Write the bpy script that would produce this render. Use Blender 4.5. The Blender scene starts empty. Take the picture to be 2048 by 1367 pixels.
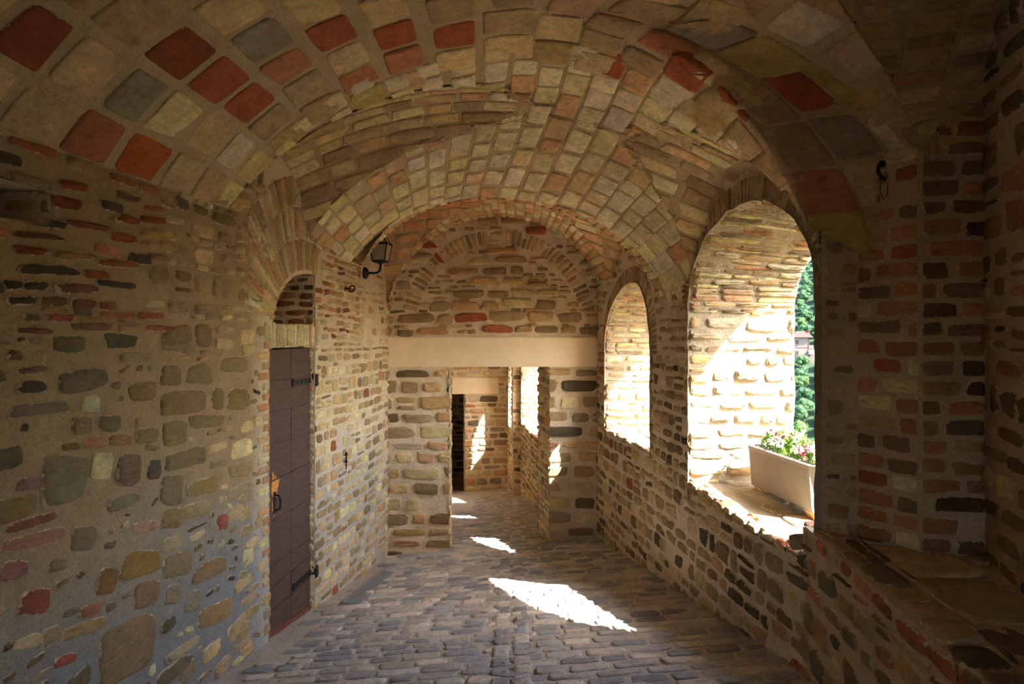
import bpy, bmesh, math
import numpy as np
from mathutils import Vector

# ------------------------------------------------------------------ basics
F = 1365.0; CX = 1024.0; HY = 671.0       # focal length (px), principal column, horizon row of a 2048x1367 frame
SC = bpy.context.scene
COL = SC.collection
RNG = np.random.default_rng(11)

def srgb(r, g, b):
    out = []
    for c in (r, g, b):
        c /= 255.0
        out.append(c / 12.92 if c <= 0.04045 else ((c + 0.055) / 1.055) ** 2.4)
    return np.array(out)

def tag(o, label=None, cat=None, group=None, kind=None):
    if label: o['label'] = label
    if cat: o['category'] = cat
    if group: o['group'] = group
    if kind: o['kind'] = kind
    return o

# ------------------------------------------------------------------ noise
def _hash(ix, iy, iz, seed):
    h = (ix.astype(np.int64) * 374761393 + iy.astype(np.int64) * 668265263 + iz.astype(np.int64) * 2147483647 + seed * 974711) & 0xFFFFFFFF
    h = ((h ^ (h >> 13)) * 1274126177) & 0xFFFFFFFF
    h = (h ^ (h >> 16)) & 0xFFFFFF
    return h.astype(np.float64) / 0xFFFFFF * 2 - 1

def vnoise(p, seed=0):
    p = np.asarray(p, float)
    i = np.floor(p).astype(np.int64); f = p - i
    f = f * f * (3 - 2 * f)
    r = 0
    for dx in (0, 1):
        wx = f[..., 0] if dx else 1 - f[..., 0]
        for dy in (0, 1):
            wy = f[..., 1] if dy else 1 - f[..., 1]
            for dz in (0, 1):
                wz = f[..., 2] if dz else 1 - f[..., 2]
                r = r + wx * wy * wz * _hash(i[..., 0] + dx, i[..., 1] + dy, i[..., 2] + dz, seed)
    return r

def fbm(p, seed=0, octs=3):
    a = 1.0; r = 0
    for k in range(octs):
        r = r + a * vnoise(np.asarray(p) * (2 ** k), seed + k * 7); a *= 0.5
    return r

# ------------------------------------------------------------------ planes of the passage
def wallL(Y): return -2.222 + 0.107 * Y
def wallR(Y): return 1.922 - 0.124 * Y
def floor_z(X, Y):
    return -(1.418 + 0.122 * Y - 0.0837 * X + 0.03 * np.maximum(Y - 8.5, 0) - 0.0 * X)
def on_floor(px, py):
    k = (px - CX) / F; m = (py - HY) / F
    Y = 1.418 / (m - 0.122 + 0.0837 * k)
    return Vector((k * Y, Y, float(floor_z(k * Y, Y))))
def on_left(px, py):
    Y = 2.222 / (0.107 - (px - CX) / F)
    return Vector((wallL(Y), Y, -(py - HY) / F * Y))

# ------------------------------------------------------------------ materials
def new_mat(name):
    m = bpy.data.materials.new(name); m.use_nodes = True
    nt = m.node_tree; nt.nodes.clear()
    out = nt.nodes.new('ShaderNodeOutputMaterial'); b = nt.nodes.new('ShaderNodeBsdfPrincipled')
    nt.links.new(b.outputs[0], out.inputs[0])
    b.inputs['Specular IOR Level'].default_value = 0.25
    return m, nt, b

def N(nt, t, **kw):
    n = nt.nodes.new(t)
    for k, v in kw.items(): setattr(n, k, v)
    return n

def noise_node(nt, pos, scale, detail=4, rough=0.6):
    n = N(nt, 'ShaderNodeTexNoise'); n.inputs['Scale'].default_value = scale
    n.inputs['Detail'].default_value = detail; n.inputs['Roughness'].default_value = rough
    nt.links.new(pos, n.inputs['Vector']); return n.outputs['Fac']

def ramp(nt, fac, stops):
    r = N(nt, 'ShaderNodeValToRGB'); cr = r.color_ramp
    while len(cr.elements) < len(stops): cr.elements.new(0.5)
    for e, (p, c) in zip(cr.elements, stops):
        e.position = p; e.color = (*c, 1) if not np.isscalar(c) else (c, c, c, 1)
    nt.links.new(fac, r.inputs[0]); return r.outputs[0]

def mixc(nt, a, b, fac, mode='MIX'):
    m = N(nt, 'ShaderNodeMix', data_type='RGBA', blend_type=mode)
    for s, v in ((m.inputs[0], fac), (m.inputs[6], a), (m.inputs[7], b)):
        if isinstance(v, bpy.types.NodeSocket): nt.links.new(v, s)
        elif np.isscalar(v): s.default_value = v
        else: s.default_value = (*v, 1)
    return m.outputs[2]

def mth(nt, op, a, b=0.0, clamp=False):
    m = N(nt, 'ShaderNodeMath', operation=op, use_clamp=clamp)
    for s, v in zip(m.inputs, (a, b)):
        if isinstance(v, bpy.types.NodeSocket): nt.links.new(v, s)
        else: s.default_value = v
    return m.outputs[0]

def bump(nt, b, h, strength, dist):
    n = N(nt, 'ShaderNodeBump'); n.inputs['Strength'].default_value = strength; n.inputs['Distance'].default_value = dist
    nt.links.new(h, n.inputs['Height']); nt.links.new(n.outputs[0], b.inputs['Normal'])

MORTAR = srgb(232, 211, 177)

MORTAR_NEAR_DIM = srgb(212, 188, 152)  # mortar darkened for the near bay, standing in for its weaker light
def masonry_mat(name, stone=True, rough=0.92, smear=0.32, grain=1.0, mortar=MORTAR):
    m, nt, b = new_mat(name)
    g = N(nt, 'ShaderNodeNewGeometry'); pos = g.outputs['Position']
    at = N(nt, 'ShaderNodeAttribute', attribute_name='Col')
    col = at.outputs['Color']; edge = at.outputs['Alpha']
    n1 = noise_node(nt, pos, 7, 5, 0.65); n2 = noise_node(nt, pos, 45, 5, 0.7); n3 = noise_node(nt, pos, 190, 3, 0.6)
    wn = N(nt, 'ShaderNodeTexNoise'); wn.inputs['Scale'].default_value = 22; wn.inputs['Detail'].default_value = 6; wn.inputs['Roughness'].default_value = .72
    mpn = N(nt, 'ShaderNodeMapping'); mpn.inputs['Scale'].default_value = (1, 1, 2.6); mpn.inputs['Rotation'].default_value = (.2, .15, 0)
    nt.links.new(pos, mpn.inputs[0]); nt.links.new(mpn.outputs[0], wn.inputs['Vector']); n5 = wn.outputs['Fac']
    if stone:
        v = ramp(nt, n1, [(0.25, 0.66), (0.5, 0.97), (0.75, 1.26)])
        col = mixc(nt, col, v, 0.9, 'MULTIPLY')
        v2 = ramp(nt, n5, [(0.30, 0.38), (0.42, 0.86), (0.55, 1.0), (0.75, 1.28)])
        col = mixc(nt, col, v2, 0.8, 'MULTIPLY')
        hue = ramp(nt, noise_node(nt, pos, 13, 3), [(0.35, (1.12, .96, .82)), (0.65, (.92, 1.02, 1.06))])
        col = mixc(nt, col, hue, 0.6, 'MULTIPLY')
        pits = ramp(nt, n3, [(0.33, 0.45), (0.42, 1.0)])
        col = mixc(nt, col, pits, 0.55, 'MULTIPLY')
        # mortar smeared over the stone's rim and in blotches
        t = mth(nt, 'ADD', edge, mth(nt, 'MULTIPLY', mth(nt, 'SUBTRACT', n2, 0.5), 1.5))
        t = mth(nt, 'ADD', t, mth(nt, 'MULTIPLY', mth(nt, 'SUBTRACT', n1, 0.5), 1.5))
        s = ramp(nt, t, [(max(smear - 0.14, 0), 1.0), (smear + 0.08, 0.0)])
        n4 = ramp(nt, n3, [(0.3, 0.75), (0.7, 1.12)])
        mc = mixc(nt, mortar, n4, 1.0, 'MULTIPLY')
        col = mixc(nt, col, mc, s)
        h = mth(nt, 'ADD', mth(nt, 'MULTIPLY', n5, 1.3), mth(nt, 'MULTIPLY', n3, 0.35))
        h = mth(nt, 'ADD', h, mth(nt, 'MULTIPLY', n2, 0.5))
        bump(nt, b, h, 0.9, 0.020 * grain)
    else:
        v = ramp(nt, n1, [(0.25, 0.78), (0.75, 1.14)])
        col = mixc(nt, col, v, 0.85, 'MULTIPLY')
        v5 = ramp(nt, n2, [(0.28, 0.7), (0.5, 1.0), (0.75, 1.1)])
        col = mixc(nt, col, v5, 0.7, 'MULTIPLY')
        v2 = ramp(nt, n3, [(0.3, 0.6), (0.45, 0.98), (0.7, 1.2)])
        col = mixc(nt, col, v2, 0.85, 'MULTIPLY')
        h = mth(nt, 'ADD', mth(nt, 'MULTIPLY', n2, 1.2), mth(nt, 'MULTIPLY', n3, 0.6))
        h = mth(nt, 'ADD', h, mth(nt, 'MULTIPLY', n1, 1.2))
        bump(nt, b, h, 0.9, 0.020 * grain)
    nt.links.new(col, b.inputs['Base Color']); b.inputs['Roughness'].default_value = rough
    return m

M_STONE = masonry_mat('weathered_stone'); M_MORTAR = masonry_mat('sandy_mortar', stone=False)
M_TILE = masonry_mat('vault_tile', smear=0.14, grain=0.7, mortar=srgb(204, 178, 138))
M_SETT = masonry_mat('worn_sett_stone', rough=0.6, smear=0.16, grain=0.8, mortar=srgb(200, 188, 170))

def simple_mat(name, rgb, rough=0.6, metal=0.0, nscale=30, namp=0.3, bstr=0.2, bdist=0.003, stretch=None, spec=0.3):
    m, nt, b = new_mat(name)
    tc = N(nt, 'ShaderNodeTexCoord'); pos = tc.outputs['Object']
    if stretch:
        mp = N(nt, 'ShaderNodeMapping'); mp.inputs['Scale'].default_value = stretch
        nt.links.new(pos, mp.inputs[0]); pos = mp.outputs[0]
    n1 = noise_node(nt, pos, nscale, 5, 0.65)
    v = ramp(nt, n1, [(0.25, 1 - namp), (0.75, 1 + namp)])
    c = mixc(nt, tuple(rgb), v, 1.0, 'MULTIPLY')
    nt.links.new(c, b.inputs['Base Color'])
    b.inputs['Roughness'].default_value = rough; b.inputs['Metallic'].default_value = metal
    b.inputs['Specular IOR Level'].default_value = spec
    if bstr: bump(nt, b, n1, bstr, bdist)
    return m

# ------------------------------------------------------------------ raw meshes
def link_mesh(name, V, T, mats, C=None, MI=None, parent=None, smooth=True):
    V = np.asarray(V, np.float32); T = np.asarray(T, np.int32)
    me = bpy.data.meshes.new(name)
    me.vertices.add(len(V)); me.vertices.foreach_set('co', V.ravel())
    me.loops.add(T.size); me.loops.foreach_set('vertex_index', T.ravel())
    me.polygons.add(len(T)); me.polygons.foreach_set('loop_start', np.arange(0, T.size, 3, dtype=np.int32))
    me.polygons.foreach_set('loop_total', np.full(len(T), 3, np.int32))
    if MI is not None: me.polygons.foreach_set('material_index', np.asarray(MI, np.int32))
    me.polygons.foreach_set('use_smooth', np.full(len(T), smooth))
    for m in (mats if isinstance(mats, (list, tuple)) else [mats]): me.materials.append(m)
    if C is not None:
        a = me.color_attributes.new('Col', 'FLOAT_COLOR', 'POINT')
        a.data.foreach_set('color', np.asarray(C, np.float32).ravel())
    me.update(); me.validate()
    o = bpy.data.objects.new(name, me); COL.objects.link(o)
    if parent: o.parent = parent
    return o

def clip(V, T, C, MI, fval):
    """keep the side fval >= 0 of a triangle soup, cutting triangles at the zero line"""
    pos = fval >= 0; k = pos[T].sum(1)
    keep = T[k == 3]; mk = MI[k == 3]
    mix = np.where((k == 1) | (k == 2))[0]
    nV = [V]; nC = [C]; newT = []; newM = []; base = len(V)
    av = []; ac = []
    for ti in mix:
        t = T[ti]; poly = []
        for a in range(3):
            i, j = t[a], t[(a + 1) % 3]
            if fval[i] >= 0: poly.append(i)
            if (fval[i] >= 0) != (fval[j] >= 0):
                w = fval[i] / (fval[i] - fval[j])
                av.append(V[i] + (V[j] - V[i]) * w); ac.append(C[i] + (C[j] - C[i]) * w)
                poly.append(base); base += 1
        for a in range(1, len(poly) - 1):
            newT.append((poly[0], poly[a], poly[a + 1])); newM.append(MI[ti])
    if av:
        V = np.vstack([V, np.array(av)]); C = np.vstack([C, np.array(ac)])
        keep = np.vstack([keep, np.array(newT, np.int64)]); mk = np.concatenate([mk, np.array(newM)])
    used = np.zeros(len(V), bool); used[keep.ravel()] = True
    idx = np.cumsum(used) - 1
    return V[used], idx[keep], C[used], mk

def surf_frame(surf, u, v, flip):
    e = 1e-3
    P = surf(u, v); du = (surf(u + e, v) - P) / e; dv = (surf(u, v + e) - P) / e
    n = np.cross(du, dv); L = np.linalg.norm(n, axis=-1, keepdims=True); n = n / np.maximum(L, 1e-9)
    return P, n * flip, np.linalg.norm(du, axis=-1), np.linalg.norm(dv, axis=-1)

RINGS = ((0.0, -0.012, 0.0), (0.002, 0.40, 0.30), (0.011, 1.0, 0.72), (0.030, 1.1, 1.0))

def build_stones(surf, flip, S, K=16, seed=0):
    rng = np.random.default_rng(seed)
    n = len(S['u'])
    if n == 0: return np.zeros((0, 3)), np.zeros((0, 3), int), np.zeros((0, 4))
    P0, n0, mu, mv = surf_frame(surf, S['u'], S['v'], flip)
    mu = np.maximum(mu, 0.2); mv = np.maximum(mv, 0.2)
    th = np.linspace(0, 2 * np.pi, K, endpoint=False) + np.pi / K
    c, s = np.cos(th), np.sin(th)
    pw = S['pw'][:, None]
    x = np.sign(c) * np.abs(c) ** pw; y = np.sign(s) * np.abs(s) ** pw
    jit = S['jit'][:, None]
    r = 1 + 0 * x
    for hmm in (2, 3, 4, 5, 7):
        r = r + jit * rng.normal(0, 0.55, (n, 1)) / hmm ** 0.5 * np.cos(hmm * th + rng.uniform(0, 6.28, (n, 1)))
    r = r + jit * rng.normal(0, 0.6, (n, K))
    r = np.clip(r, 0.6, 1.12)
    tx = rng.normal(0, 1, (n, 1)) * jit * 1.5; ty = rng.normal(0, 1, (n, 1)) * jit * 1.5
    x = x * r * (1 + tx * y); y = y * r * (1 + ty * x)
    hw, hh = S['hw'][:, None], S['hh'][:, None]
    rot = S['rot'][:, None]; cr, sr = np.cos(rot), np.sin(rot)
    tlx = rng.normal(0, 1, (n, 1)) * S['tilt'][:, None]; tly = rng.normal(0, 1, (n, 1)) * S['tilt'][:, None]
    Vs = []; Cs = []
    for ri, (ins, hf, ed) in enumerate(list(RINGS) + [(None, 1.15, 1.0)]):
        if ins is None:
            lx = np.zeros((n, 1)); ly = np.zeros((n, 1))
        else:
            ins_ = np.minimum(ins, 0.55 * np.minimum(hw, hh))
            lx = x * np.maximum(hw - ins_, 0.2 * hw); ly = y * np.maximum(hh - ins_, 0.2 * hh)
        h = S['h'][:, None] * hf if hf > 0 else np.full((n, 1), hf)
        h = h + np.zeros_like(lx)
        if ri >= 1:
            h = h + (tlx * lx + tly * ly)
            h = h + S['h'][:, None] * rng.normal(0, S['bumpy'], h.shape) * (0.35 if ri == 1 else 1)
        u = S['u'][:, None] + (lx * cr - ly * sr) / mu[:, None]
        v = S['v'][:, None] + (lx * sr + ly * cr) / mv[:, None]
        P, nn, _, _ = surf_frame(surf, u.ravel(), v.ravel(), flip)
        P = P + nn * h.reshape(-1, 1)
        Vs.append(P.reshape(n, -1, 3))
        cc = np.concatenate([np.repeat(S['col'][:, None, :], lx.shape[1], 1), np.full((n, lx.shape[1], 1), ed)], 2)
        Cs.append(cc)
    V = np.concatenate(Vs, 1); C = np.concatenate(Cs, 1)
    m = V.shape[1]
    T = []
    R = len(RINGS)
    a = np.arange(K); b = (a + 1) % K
    for q in range(R - 1):
        T.append(np.stack([q * K + a, q * K + b, (q + 1) * K + b], 1)); T.append(np.stack([q * K + a, (q + 1) * K + b, (q + 1) * K + a], 1))
    T.append(np.stack([(R - 1) * K + a, (R - 1) * K + b, np.full(K, R * K)], 1))
    T = np.concatenate(T)
    if flip < 0: T = T[:, ::-1]
    T = (T[None] + (np.arange(n) * m)[:, None, None]).reshape(-1, 3)
    return V.reshape(-1, 3), T, C.reshape(-1, 4)

def build_base(surf, flip, u0, u1, v0, v1, res, amp, mcol, seed):
    nu = max(2, int(abs(u1 - u0) / res) + 1); nv = max(2, int(abs(v1 - v0) / res) + 1)
    U, Vv = np.meshgrid(np.linspace(u0, u1, nu), np.linspace(v0, v1, nv), indexing='ij')
    P, n, _, _ = surf_frame(surf, U.ravel(), Vv.ravel(), flip)
    P = P + n * (amp * 1.25 * fbm(P * 9.0, seed, 4))[:, None]
    i = np.arange(nu * nv).reshape(nu, nv)
    a, b, c, d = i[:-1, :-1].ravel(), i[1:, :-1].ravel(), i[1:, 1:].ravel(), i[:-1, 1:].ravel()
    T = np.concatenate([np.stack([a, b, c], 1), np.stack([a, c, d], 1)])
    if flip < 0: T = T[:, ::-1]
    C = np.concatenate([mcol(P), np.ones((len(P), 1))], 1)
    return P, T, C

def mortar_default(P):
    return np.repeat(MORTAR[None], len(P), 0) * (1 + 0.06 * fbm(P * 1.7, 3, 2))[:, None]

def mortar_near_dim(P):
    return np.repeat(MORTAR_NEAR_DIM[None], len(P), 0) * (1 + 0.06 * fbm(P * 1.7, 3, 2))[:, None]

def empty_stones():
    return {k: np.zeros(0) for k in ('u', 'v', 'hw', 'hh', 'rot', 'pw', 'jit', 'h', 'tilt')} | {'bumpy': 0.2, 'col': np.zeros((0, 3))}

def merge(*Ss):
    out = {}
    for k in Ss[0]:
        out[k] = Ss[0][k] if k == 'bumpy' else np.concatenate([s[k] for s in Ss])
    return out

def sel(S, mask):
    return {k: (v if k == 'bumpy' else v[mask]) for k, v in S.items()}

def masonry(name, parts, label, cat=None, mats=(M_MORTAR, M_STONE), K=16, parent=None, kind='structure'):
    """parts: list of dicts(surf, flip, dom, res, amp, S, clips, mcol); one joined mesh of mortar sheets and stones"""
    VV, TT, CC, MM = [], [], [], []; off = 0
    for q, p in enumerate(parts):
        chunks = []
        if p.get('dom'):
            d_ = p['dom']; uu, vv_ = np.meshgrid(np.linspace(d_[0], d_[1], 7)[1:-1], np.linspace(d_[2], d_[3], 7)[1:-1])
            Pm, nm, _, _ = surf_frame(p['surf'], uu.ravel(), vv_.ravel(), 1)
            p['flip'] = 1 if (nm * (np.array(p.get('ref', (0, 3, -.3))) - Pm)).sum() > 0 else -1
        if p.get('dom'):
            V, T, C = build_base(p['surf'], p['flip'], *p['dom'], p.get('res', 0.05), p.get('amp', 0.008), p.get('mcol', mortar_default), 5 + q)
            chunks.append((V, T, C, np.zeros(len(T), int)))
        if p.get('S') is not None and len(p['S']['u']) and p.get('trim'):
            S = p['S']; a0, a1 = p['trim']
            lo = np.maximum(S['u'] - S['hw'], a0); hi = np.minimum(S['u'] + S['hw'], a1)
            S = dict(S); S['u'] = (lo + hi) / 2; S['hw'] = np.maximum((hi - lo) / 2, .001); S = sel(S, (hi - lo) > .035)
            p['S'] = S
        if p.get('S') is not None and len(p['S']['u']):
            V, T, C = build_stones(p['surf'], p['flip'], p['S'], p.get('K', K), 100 + q)
            chunks.append((V, T, C, np.ones(len(T), int)))
        for V, T, C, MI in chunks:
            for f in p.get('clips', ()):
                if len(T) == 0: break
                V, T, C, MI = clip(V, T, C, MI, f(V))
            if len(T) == 0: continue
            VV.append(V); TT.append(T + off); CC.append(C); MM.append(MI); off += len(V)
    o = link_mesh(name, np.vstack(VV), np.vstack(TT), list(mats), np.vstack(CC), np.concatenate(MM), parent)
    if kind: tag(o, label, cat, None, kind)
    return o

# ------------------------------------------------------------------ stone layouts
PAL = {
 'rubble': [(150, 122, 78), (166, 138, 92), (128, 104, 68), (112, 96, 72), (140, 112, 60), (96, 84, 66), (172, 148, 108), (150, 96, 66), (120, 110, 92)],
 'rubbledark': [(104, 88, 62), (90, 78, 60), (122, 96, 58), (134, 108, 74), (76, 68, 58), (128, 86, 66), (140, 122, 92), (108, 100, 88), (142, 92, 70)],
 'brickdark': [(92, 62, 44), (124, 64, 40), (80, 64, 50), (140, 78, 48), (68, 54, 46), (132, 100, 60), (120, 88, 54), (104, 76, 50)],
 'brickpale': [(196, 168, 124), (206, 182, 138), (186, 152, 108), (196, 150, 116), (204, 174, 110), (180, 160, 124), (214, 192, 152), (190, 134, 96)],
 'tile': [(176, 148, 108), (186, 158, 116), (168, 140, 100), (190, 166, 112), (178, 138, 104), (160, 138, 104), (186, 162, 124), (172, 148, 92)],
 'tilepale': [(206, 184, 146), (214, 194, 156), (198, 172, 132), (212, 186, 150), (208, 190, 130), (186, 168, 138), (220, 200, 166)],
 'red': [(170, 76, 40), (158, 70, 38), (178, 92, 54), (150, 62, 36)],
 'orange': [(204, 130, 84), (196, 122, 78), (212, 142, 96), (206, 152, 100)],
 'pier': [(128, 78, 54), (140, 88, 60), (104, 78, 58), (116, 70, 50), (92, 76, 60), (160, 112, 78), (150, 78, 50), (84, 68, 56), (168, 140, 100)],
 'far': [(186, 156, 108), (172, 142, 96), (156, 124, 78), (150, 132, 102), (196, 166, 120), (178, 126, 84), (134, 112, 82)],
 'sett': [(118, 118, 120), (130, 128, 126), (108, 110, 114), (140, 136, 130), (124, 120, 116), (144, 138, 130), (102, 104, 108)],
 'white': [(214, 200, 176), (222, 210, 188), (204, 186, 156), (190, 172, 142), (212, 190, 150), (200, 170, 140)],
}
ALB = dict(rubble=1.25, rubbledark=.85, brickdark=1.6, brickpale=1.38, tile=1.0, tilepale=1.5, red=1.1, orange=1.25, pier=1.95, far=1.35, sett=1.35, white=.74)  # albedo factors: near tile and rubble darkened, far stone lightened, imitating light falloff
GAIN = dict(rubble=1.28, rubbledark=1.30, brickdark=1.22, brickpale=1.10, tile=1.16, tilepale=1.06, red=1.2, orange=1.08, pier=1.25, far=1.14, sett=1.28, white=1.04)
PAL['rubble'] = [(156, 130, 84), (166, 140, 94), (134, 112, 72), (122, 104, 72), (146, 120, 66), (110, 96, 68), (172, 150, 108), (150, 112, 76), (126, 112, 84)]
PAL['rubbledark'] = [(106, 90, 62), (94, 82, 60), (122, 98, 58), (134, 110, 74), (86, 76, 60), (126, 94, 66), (140, 122, 90), (110, 98, 76)]
PAL = {k: np.array([np.minimum(.75, ALB[k] * srgb(*[min(245, x * GAIN[k]) for x in c])) for c in v]) for k, v in PAL.items()}

HUE = .42
def pick(rng, n, *names, w=None):
    """n colours from the named palettes with weights"""
    w = np.array(w or [1] * len(names), float); w /= w.sum()
    which = rng.choice(len(names), n, p=w)
    out = np.zeros((n, 3))
    for i, nm in enumerate(names):
        m = which == i
        out[m] = PAL[nm][rng.integers(0, len(PAL[nm]), m.sum())]
    lum = out @ np.array([.3, .55, .15]); tan = srgb(198, 173, 134); tan = tan / (tan @ np.array([.3, .55, .15]))
    hue = 0.08 if names == ('sett',) else HUE
    out = out * (1 - hue) + hue * lum[:, None] * tan[None]
    return out * rng.uniform(0.84, 1.14, (n, 1)) * rng.uniform(0.985, 1.015, (n, 3))

def rows(rng, u0, u1, v0, v1, h=(0.08, 0.13), l=(0.14, 0.36), gap=0.022, var=0.12, miss=0.03, split=0.1, rotj=0.02, wave=0.012,
         pw=(0.3, 0.5), jit=0.03, hgt=(0.006, 0.016), tilt=0.03, pal=('rubble',), w=None, bumpy=0.2, axis='u', stagger=None):
    us, vs, hw, hh = [], [], [], []
    a0, a1, b0, b1 = (u0, u1, v0, v1) if axis == 'u' else (v0, v1, u0, u1)
    b = b0; k = 0
    while b < b1:
        H = rng.uniform(*h)
        if b + H > b1 + 0.5 * h[0]: H = max(b1 - b, 0.03)
        a = a0 - rng.uniform(0, l[0]) if stagger is None else a0 - (k % 2) * stagger
        while a < a1:
            L = rng.uniform(*l)
            if rng.random() > miss:
                if H > 0.11 and rng.random() < split and L < 0.3:
                    q = rng.uniform(0.35, 0.65)
                    for lo, hi in ((0, q), (q, 1)):
                        us.append(a + L / 2); vs.append(b + H * (lo + hi) / 2); hw.append((L - gap) / 2); hh.append((H * (hi - lo) - gap * 0.8) / 2)
                else:
                    us.append(a + L / 2); vs.append(b + H / 2); hw.append((L - gap) / 2); hh.append((H - gap) / 2)
            a += L
        b += H; k += 1
    n = len(us)
    us, vs, hw, hh = map(np.array, (us, vs, hw, hh))
    vs = vs + wave * np.sin(us * 2.3 + 1.3) + rng.normal(0, wave * 0.4, n)
    hw = np.maximum(hw * rng.uniform(1 - var, 1.0, n), 0.012); hh = np.maximum(hh * rng.uniform(1 - 1.6 * var, 1.0, n), 0.01)
    S = dict(u=us, v=vs, hw=hw, hh=hh)
    if axis != 'u': S = dict(u=vs, v=us, hw=hh, hh=hw)
    S.update(rot=rng.normal(0, rotj, n), pw=rng.uniform(*pw, n), jit=np.full(n, jit) * rng.uniform(0.6, 1.5, n), h=rng.uniform(*hgt, n), tilt=np.full(n, tilt), bumpy=bumpy,
             col=pick(rng, n, *pal, w=w))
    return S

def spots(surf_inv, lst, rng, jit=0.045, hgt=0.014, pw=(0.35, 0.55), tilt=0.02):
    """stones read off the photograph: (u, v, width, height, rotation, colour 0-255) on a surface"""
    n = len(lst)
    A = np.array([(a[0], a[1], a[2], a[3], a[4]) for a in lst], float)
    return dict(u=A[:, 0], v=A[:, 1], hw=A[:, 2] / 2, hh=A[:, 3] / 2, rot=A[:, 4], pw=rng.uniform(*pw, n), jit=np.full(n, jit), h=np.full(n, hgt) * rng.uniform(0.7, 1.2, n),
                tilt=np.full(n, tilt), bumpy=0.2, col=np.array([np.minimum(.75, 1.0 * (.8 * srgb(*a[5]) + .2 * srgb(140, 116, 80))) for a in lst]))

def drop_under(S, M, pad=0.012):
    """drop the stones of S that would overlap a stone of M"""
    if len(M['u']) == 0: return S
    bad = np.zeros(len(S['u']), bool)
    for i in range(len(M['u'])):
        c, s = abs(np.cos(M['rot'][i])), abs(np.sin(M['rot'][i]))
        ex = M['hw'][i] * c + M['hh'][i] * s; ey = M['hw'][i] * s + M['hh'][i] * c
        bad |= (np.abs(S['u'] - M['u'][i]) < ex + S['hw'] * 0.8 + pad) & (np.abs(S['v'] - M['v'][i]) < ey + S['hh'] * 0.75 + pad)
    return sel(S, ~bad)

# ------------------------------------------------------------------ vault shapes
MS = np.array([-4.0, 2.5, 3.1, 3.36, 3.52, 4.55, 5.884])
M_X0 = np.array([0, 0, 0, 0, 0, -.06, -.35]); M_WL = np.array([2.2, 2.15, 2.08, 2.04, 2.02, 1.9, 1.4]); M_WR = np.array([2.2, 2.2, 2.12, 1.97, 1.50, 1.58, 1.63])
M_ZS = np.array([.1, .1, .1, .1, .1, .08, .034]); M_R = np.array([1.56, 1.56, 1.56, 1.56, 1.56, 1.535, 1.18])
def m_k(s): return 0.37 * np.clip((s - 2) / 3.884, 0, 1)
def m_par(s): return [np.interp(s, MS, a) for a in (M_X0, M_WL, M_WR, M_ZS, M_R)]
def main_vault(u, v):
    """u: along the passage, v: 0 (left springing) .. 5 (right springing)"""
    x0, wl, wr, zs, r = m_par(u)
    a = np.pi * (1 - v / 5.0); c = np.cos(a)
    X = x0 + np.where(c < 0, wl, wr) * c
    return np.stack([X, u - m_k(u) * X, zs + r * np.sin(a)], -1)
def ell(d, w):
    e = 1 - (d / w) ** 2
    return np.where(e > 0, np.sqrt(np.maximum(e, 0)), e * 4)
def z_main(P):
    X, Y = P[:, 0], P[:, 1]; s = Y.copy()
    for _ in range(6): s = Y + m_k(s) * X
    x0, wl, wr, zs, r = m_par(s)
    d = X - x0
    return zs + r * ell(d, np.where(d < 0, wl, wr))
def quad(w, a, b, c, m=0.55):
    return a * (w - m) * (w - 1) / (m) + b * w * (w - 1) / (m * (m - 1)) + c * w * (w - m) / (1 - m)
def t_par(w): return quad(w, 4.85, 4.5, 4.05), quad(w, .75, .96, .9), quad(w, .1, .17, .0), quad(w, 1.2, 1.44, .98)
TXL, TXR = -1.75, 1.42
def cross_vault(u, v):
    """u: 0 left wall .. 3.17 right wall, v: 0 (near springing) .. 3 (far springing)"""
    w = u / 3.17; c, a, zs, r = t_par(w); an = np.pi * (1 - v / 3.0)
    return np.stack([TXL + u, c + a * np.cos(an), zs + r * np.sin(an)], -1)
def z_cross(P):
    w = np.clip((P[:, 0] - TXL) / (TXR - TXL), -.05, 1.1); c, a, zs, r = t_par(w)
    return zs + r * ell(P[:, 1] - c, a)
def n_par(X):
    w = np.clip((X - 0.3) / 1.8, 0, 1.2); return .55 + .30 * w, .95 - .05 * w
def niche_vault(u, v):
    zs, r = n_par(0.3 + u); an = np.pi * (1 - v / 3.0)
    return np.stack([0.3 + u, 1.9 + 1.1 * np.cos(an), zs + r * np.sin(an)], -1)
def z_niche(P):
    zs, r = n_par(P[:, 0]); z = zs + r * ell(P[:, 1] - 1.9, 1.1)
    return np.where(P[:, 0] < 0.3, -9, z)
def m3_par(Y):
    w = np.clip((Y - 5.8) / 1.9, -0.6, 1.1)
    return -.2 + .05 * w, 1.44 - .19 * w
def end_vault(u, v):
    x0, ww = m3_par(u); a = np.pi * (1 - v / 4.0)
    return np.stack([x0 + ww * np.cos(a), u + 0 * v, .1 + 1.245 * np.sin(a)], -1)
def z_end(P):
    x0, ww = m3_par(P[:, 1]); return .1 + 1.245 * ell(P[:, 0] - x0, ww)
def t3_par(w): return quad(w, 7.0, 6.75, 6.45), quad(w, .68, .75, .8), quad(w, .1, .1, -.05), quad(w, 1.15, 1.235, .95)
def cross3_vault(u, v):
    w = u / 2.7; c, a, zs, r = t3_par(w); an = np.pi * (1 - v / 2.6)
    return np.stack([-1.55 + u, c + a * np.cos(an), zs + r * np.sin(an)], -1)
def z_cross3(P):
    w = np.clip((P[:, 0] + 1.55) / 2.7, -.05, 1.1); c, a, zs, r = t3_par(w)
    return zs + r * ell(P[:, 1] - c, a)
def c_line(P): return P[:, 1] - (5.884 - 0.37 * P[:, 0])
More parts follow.
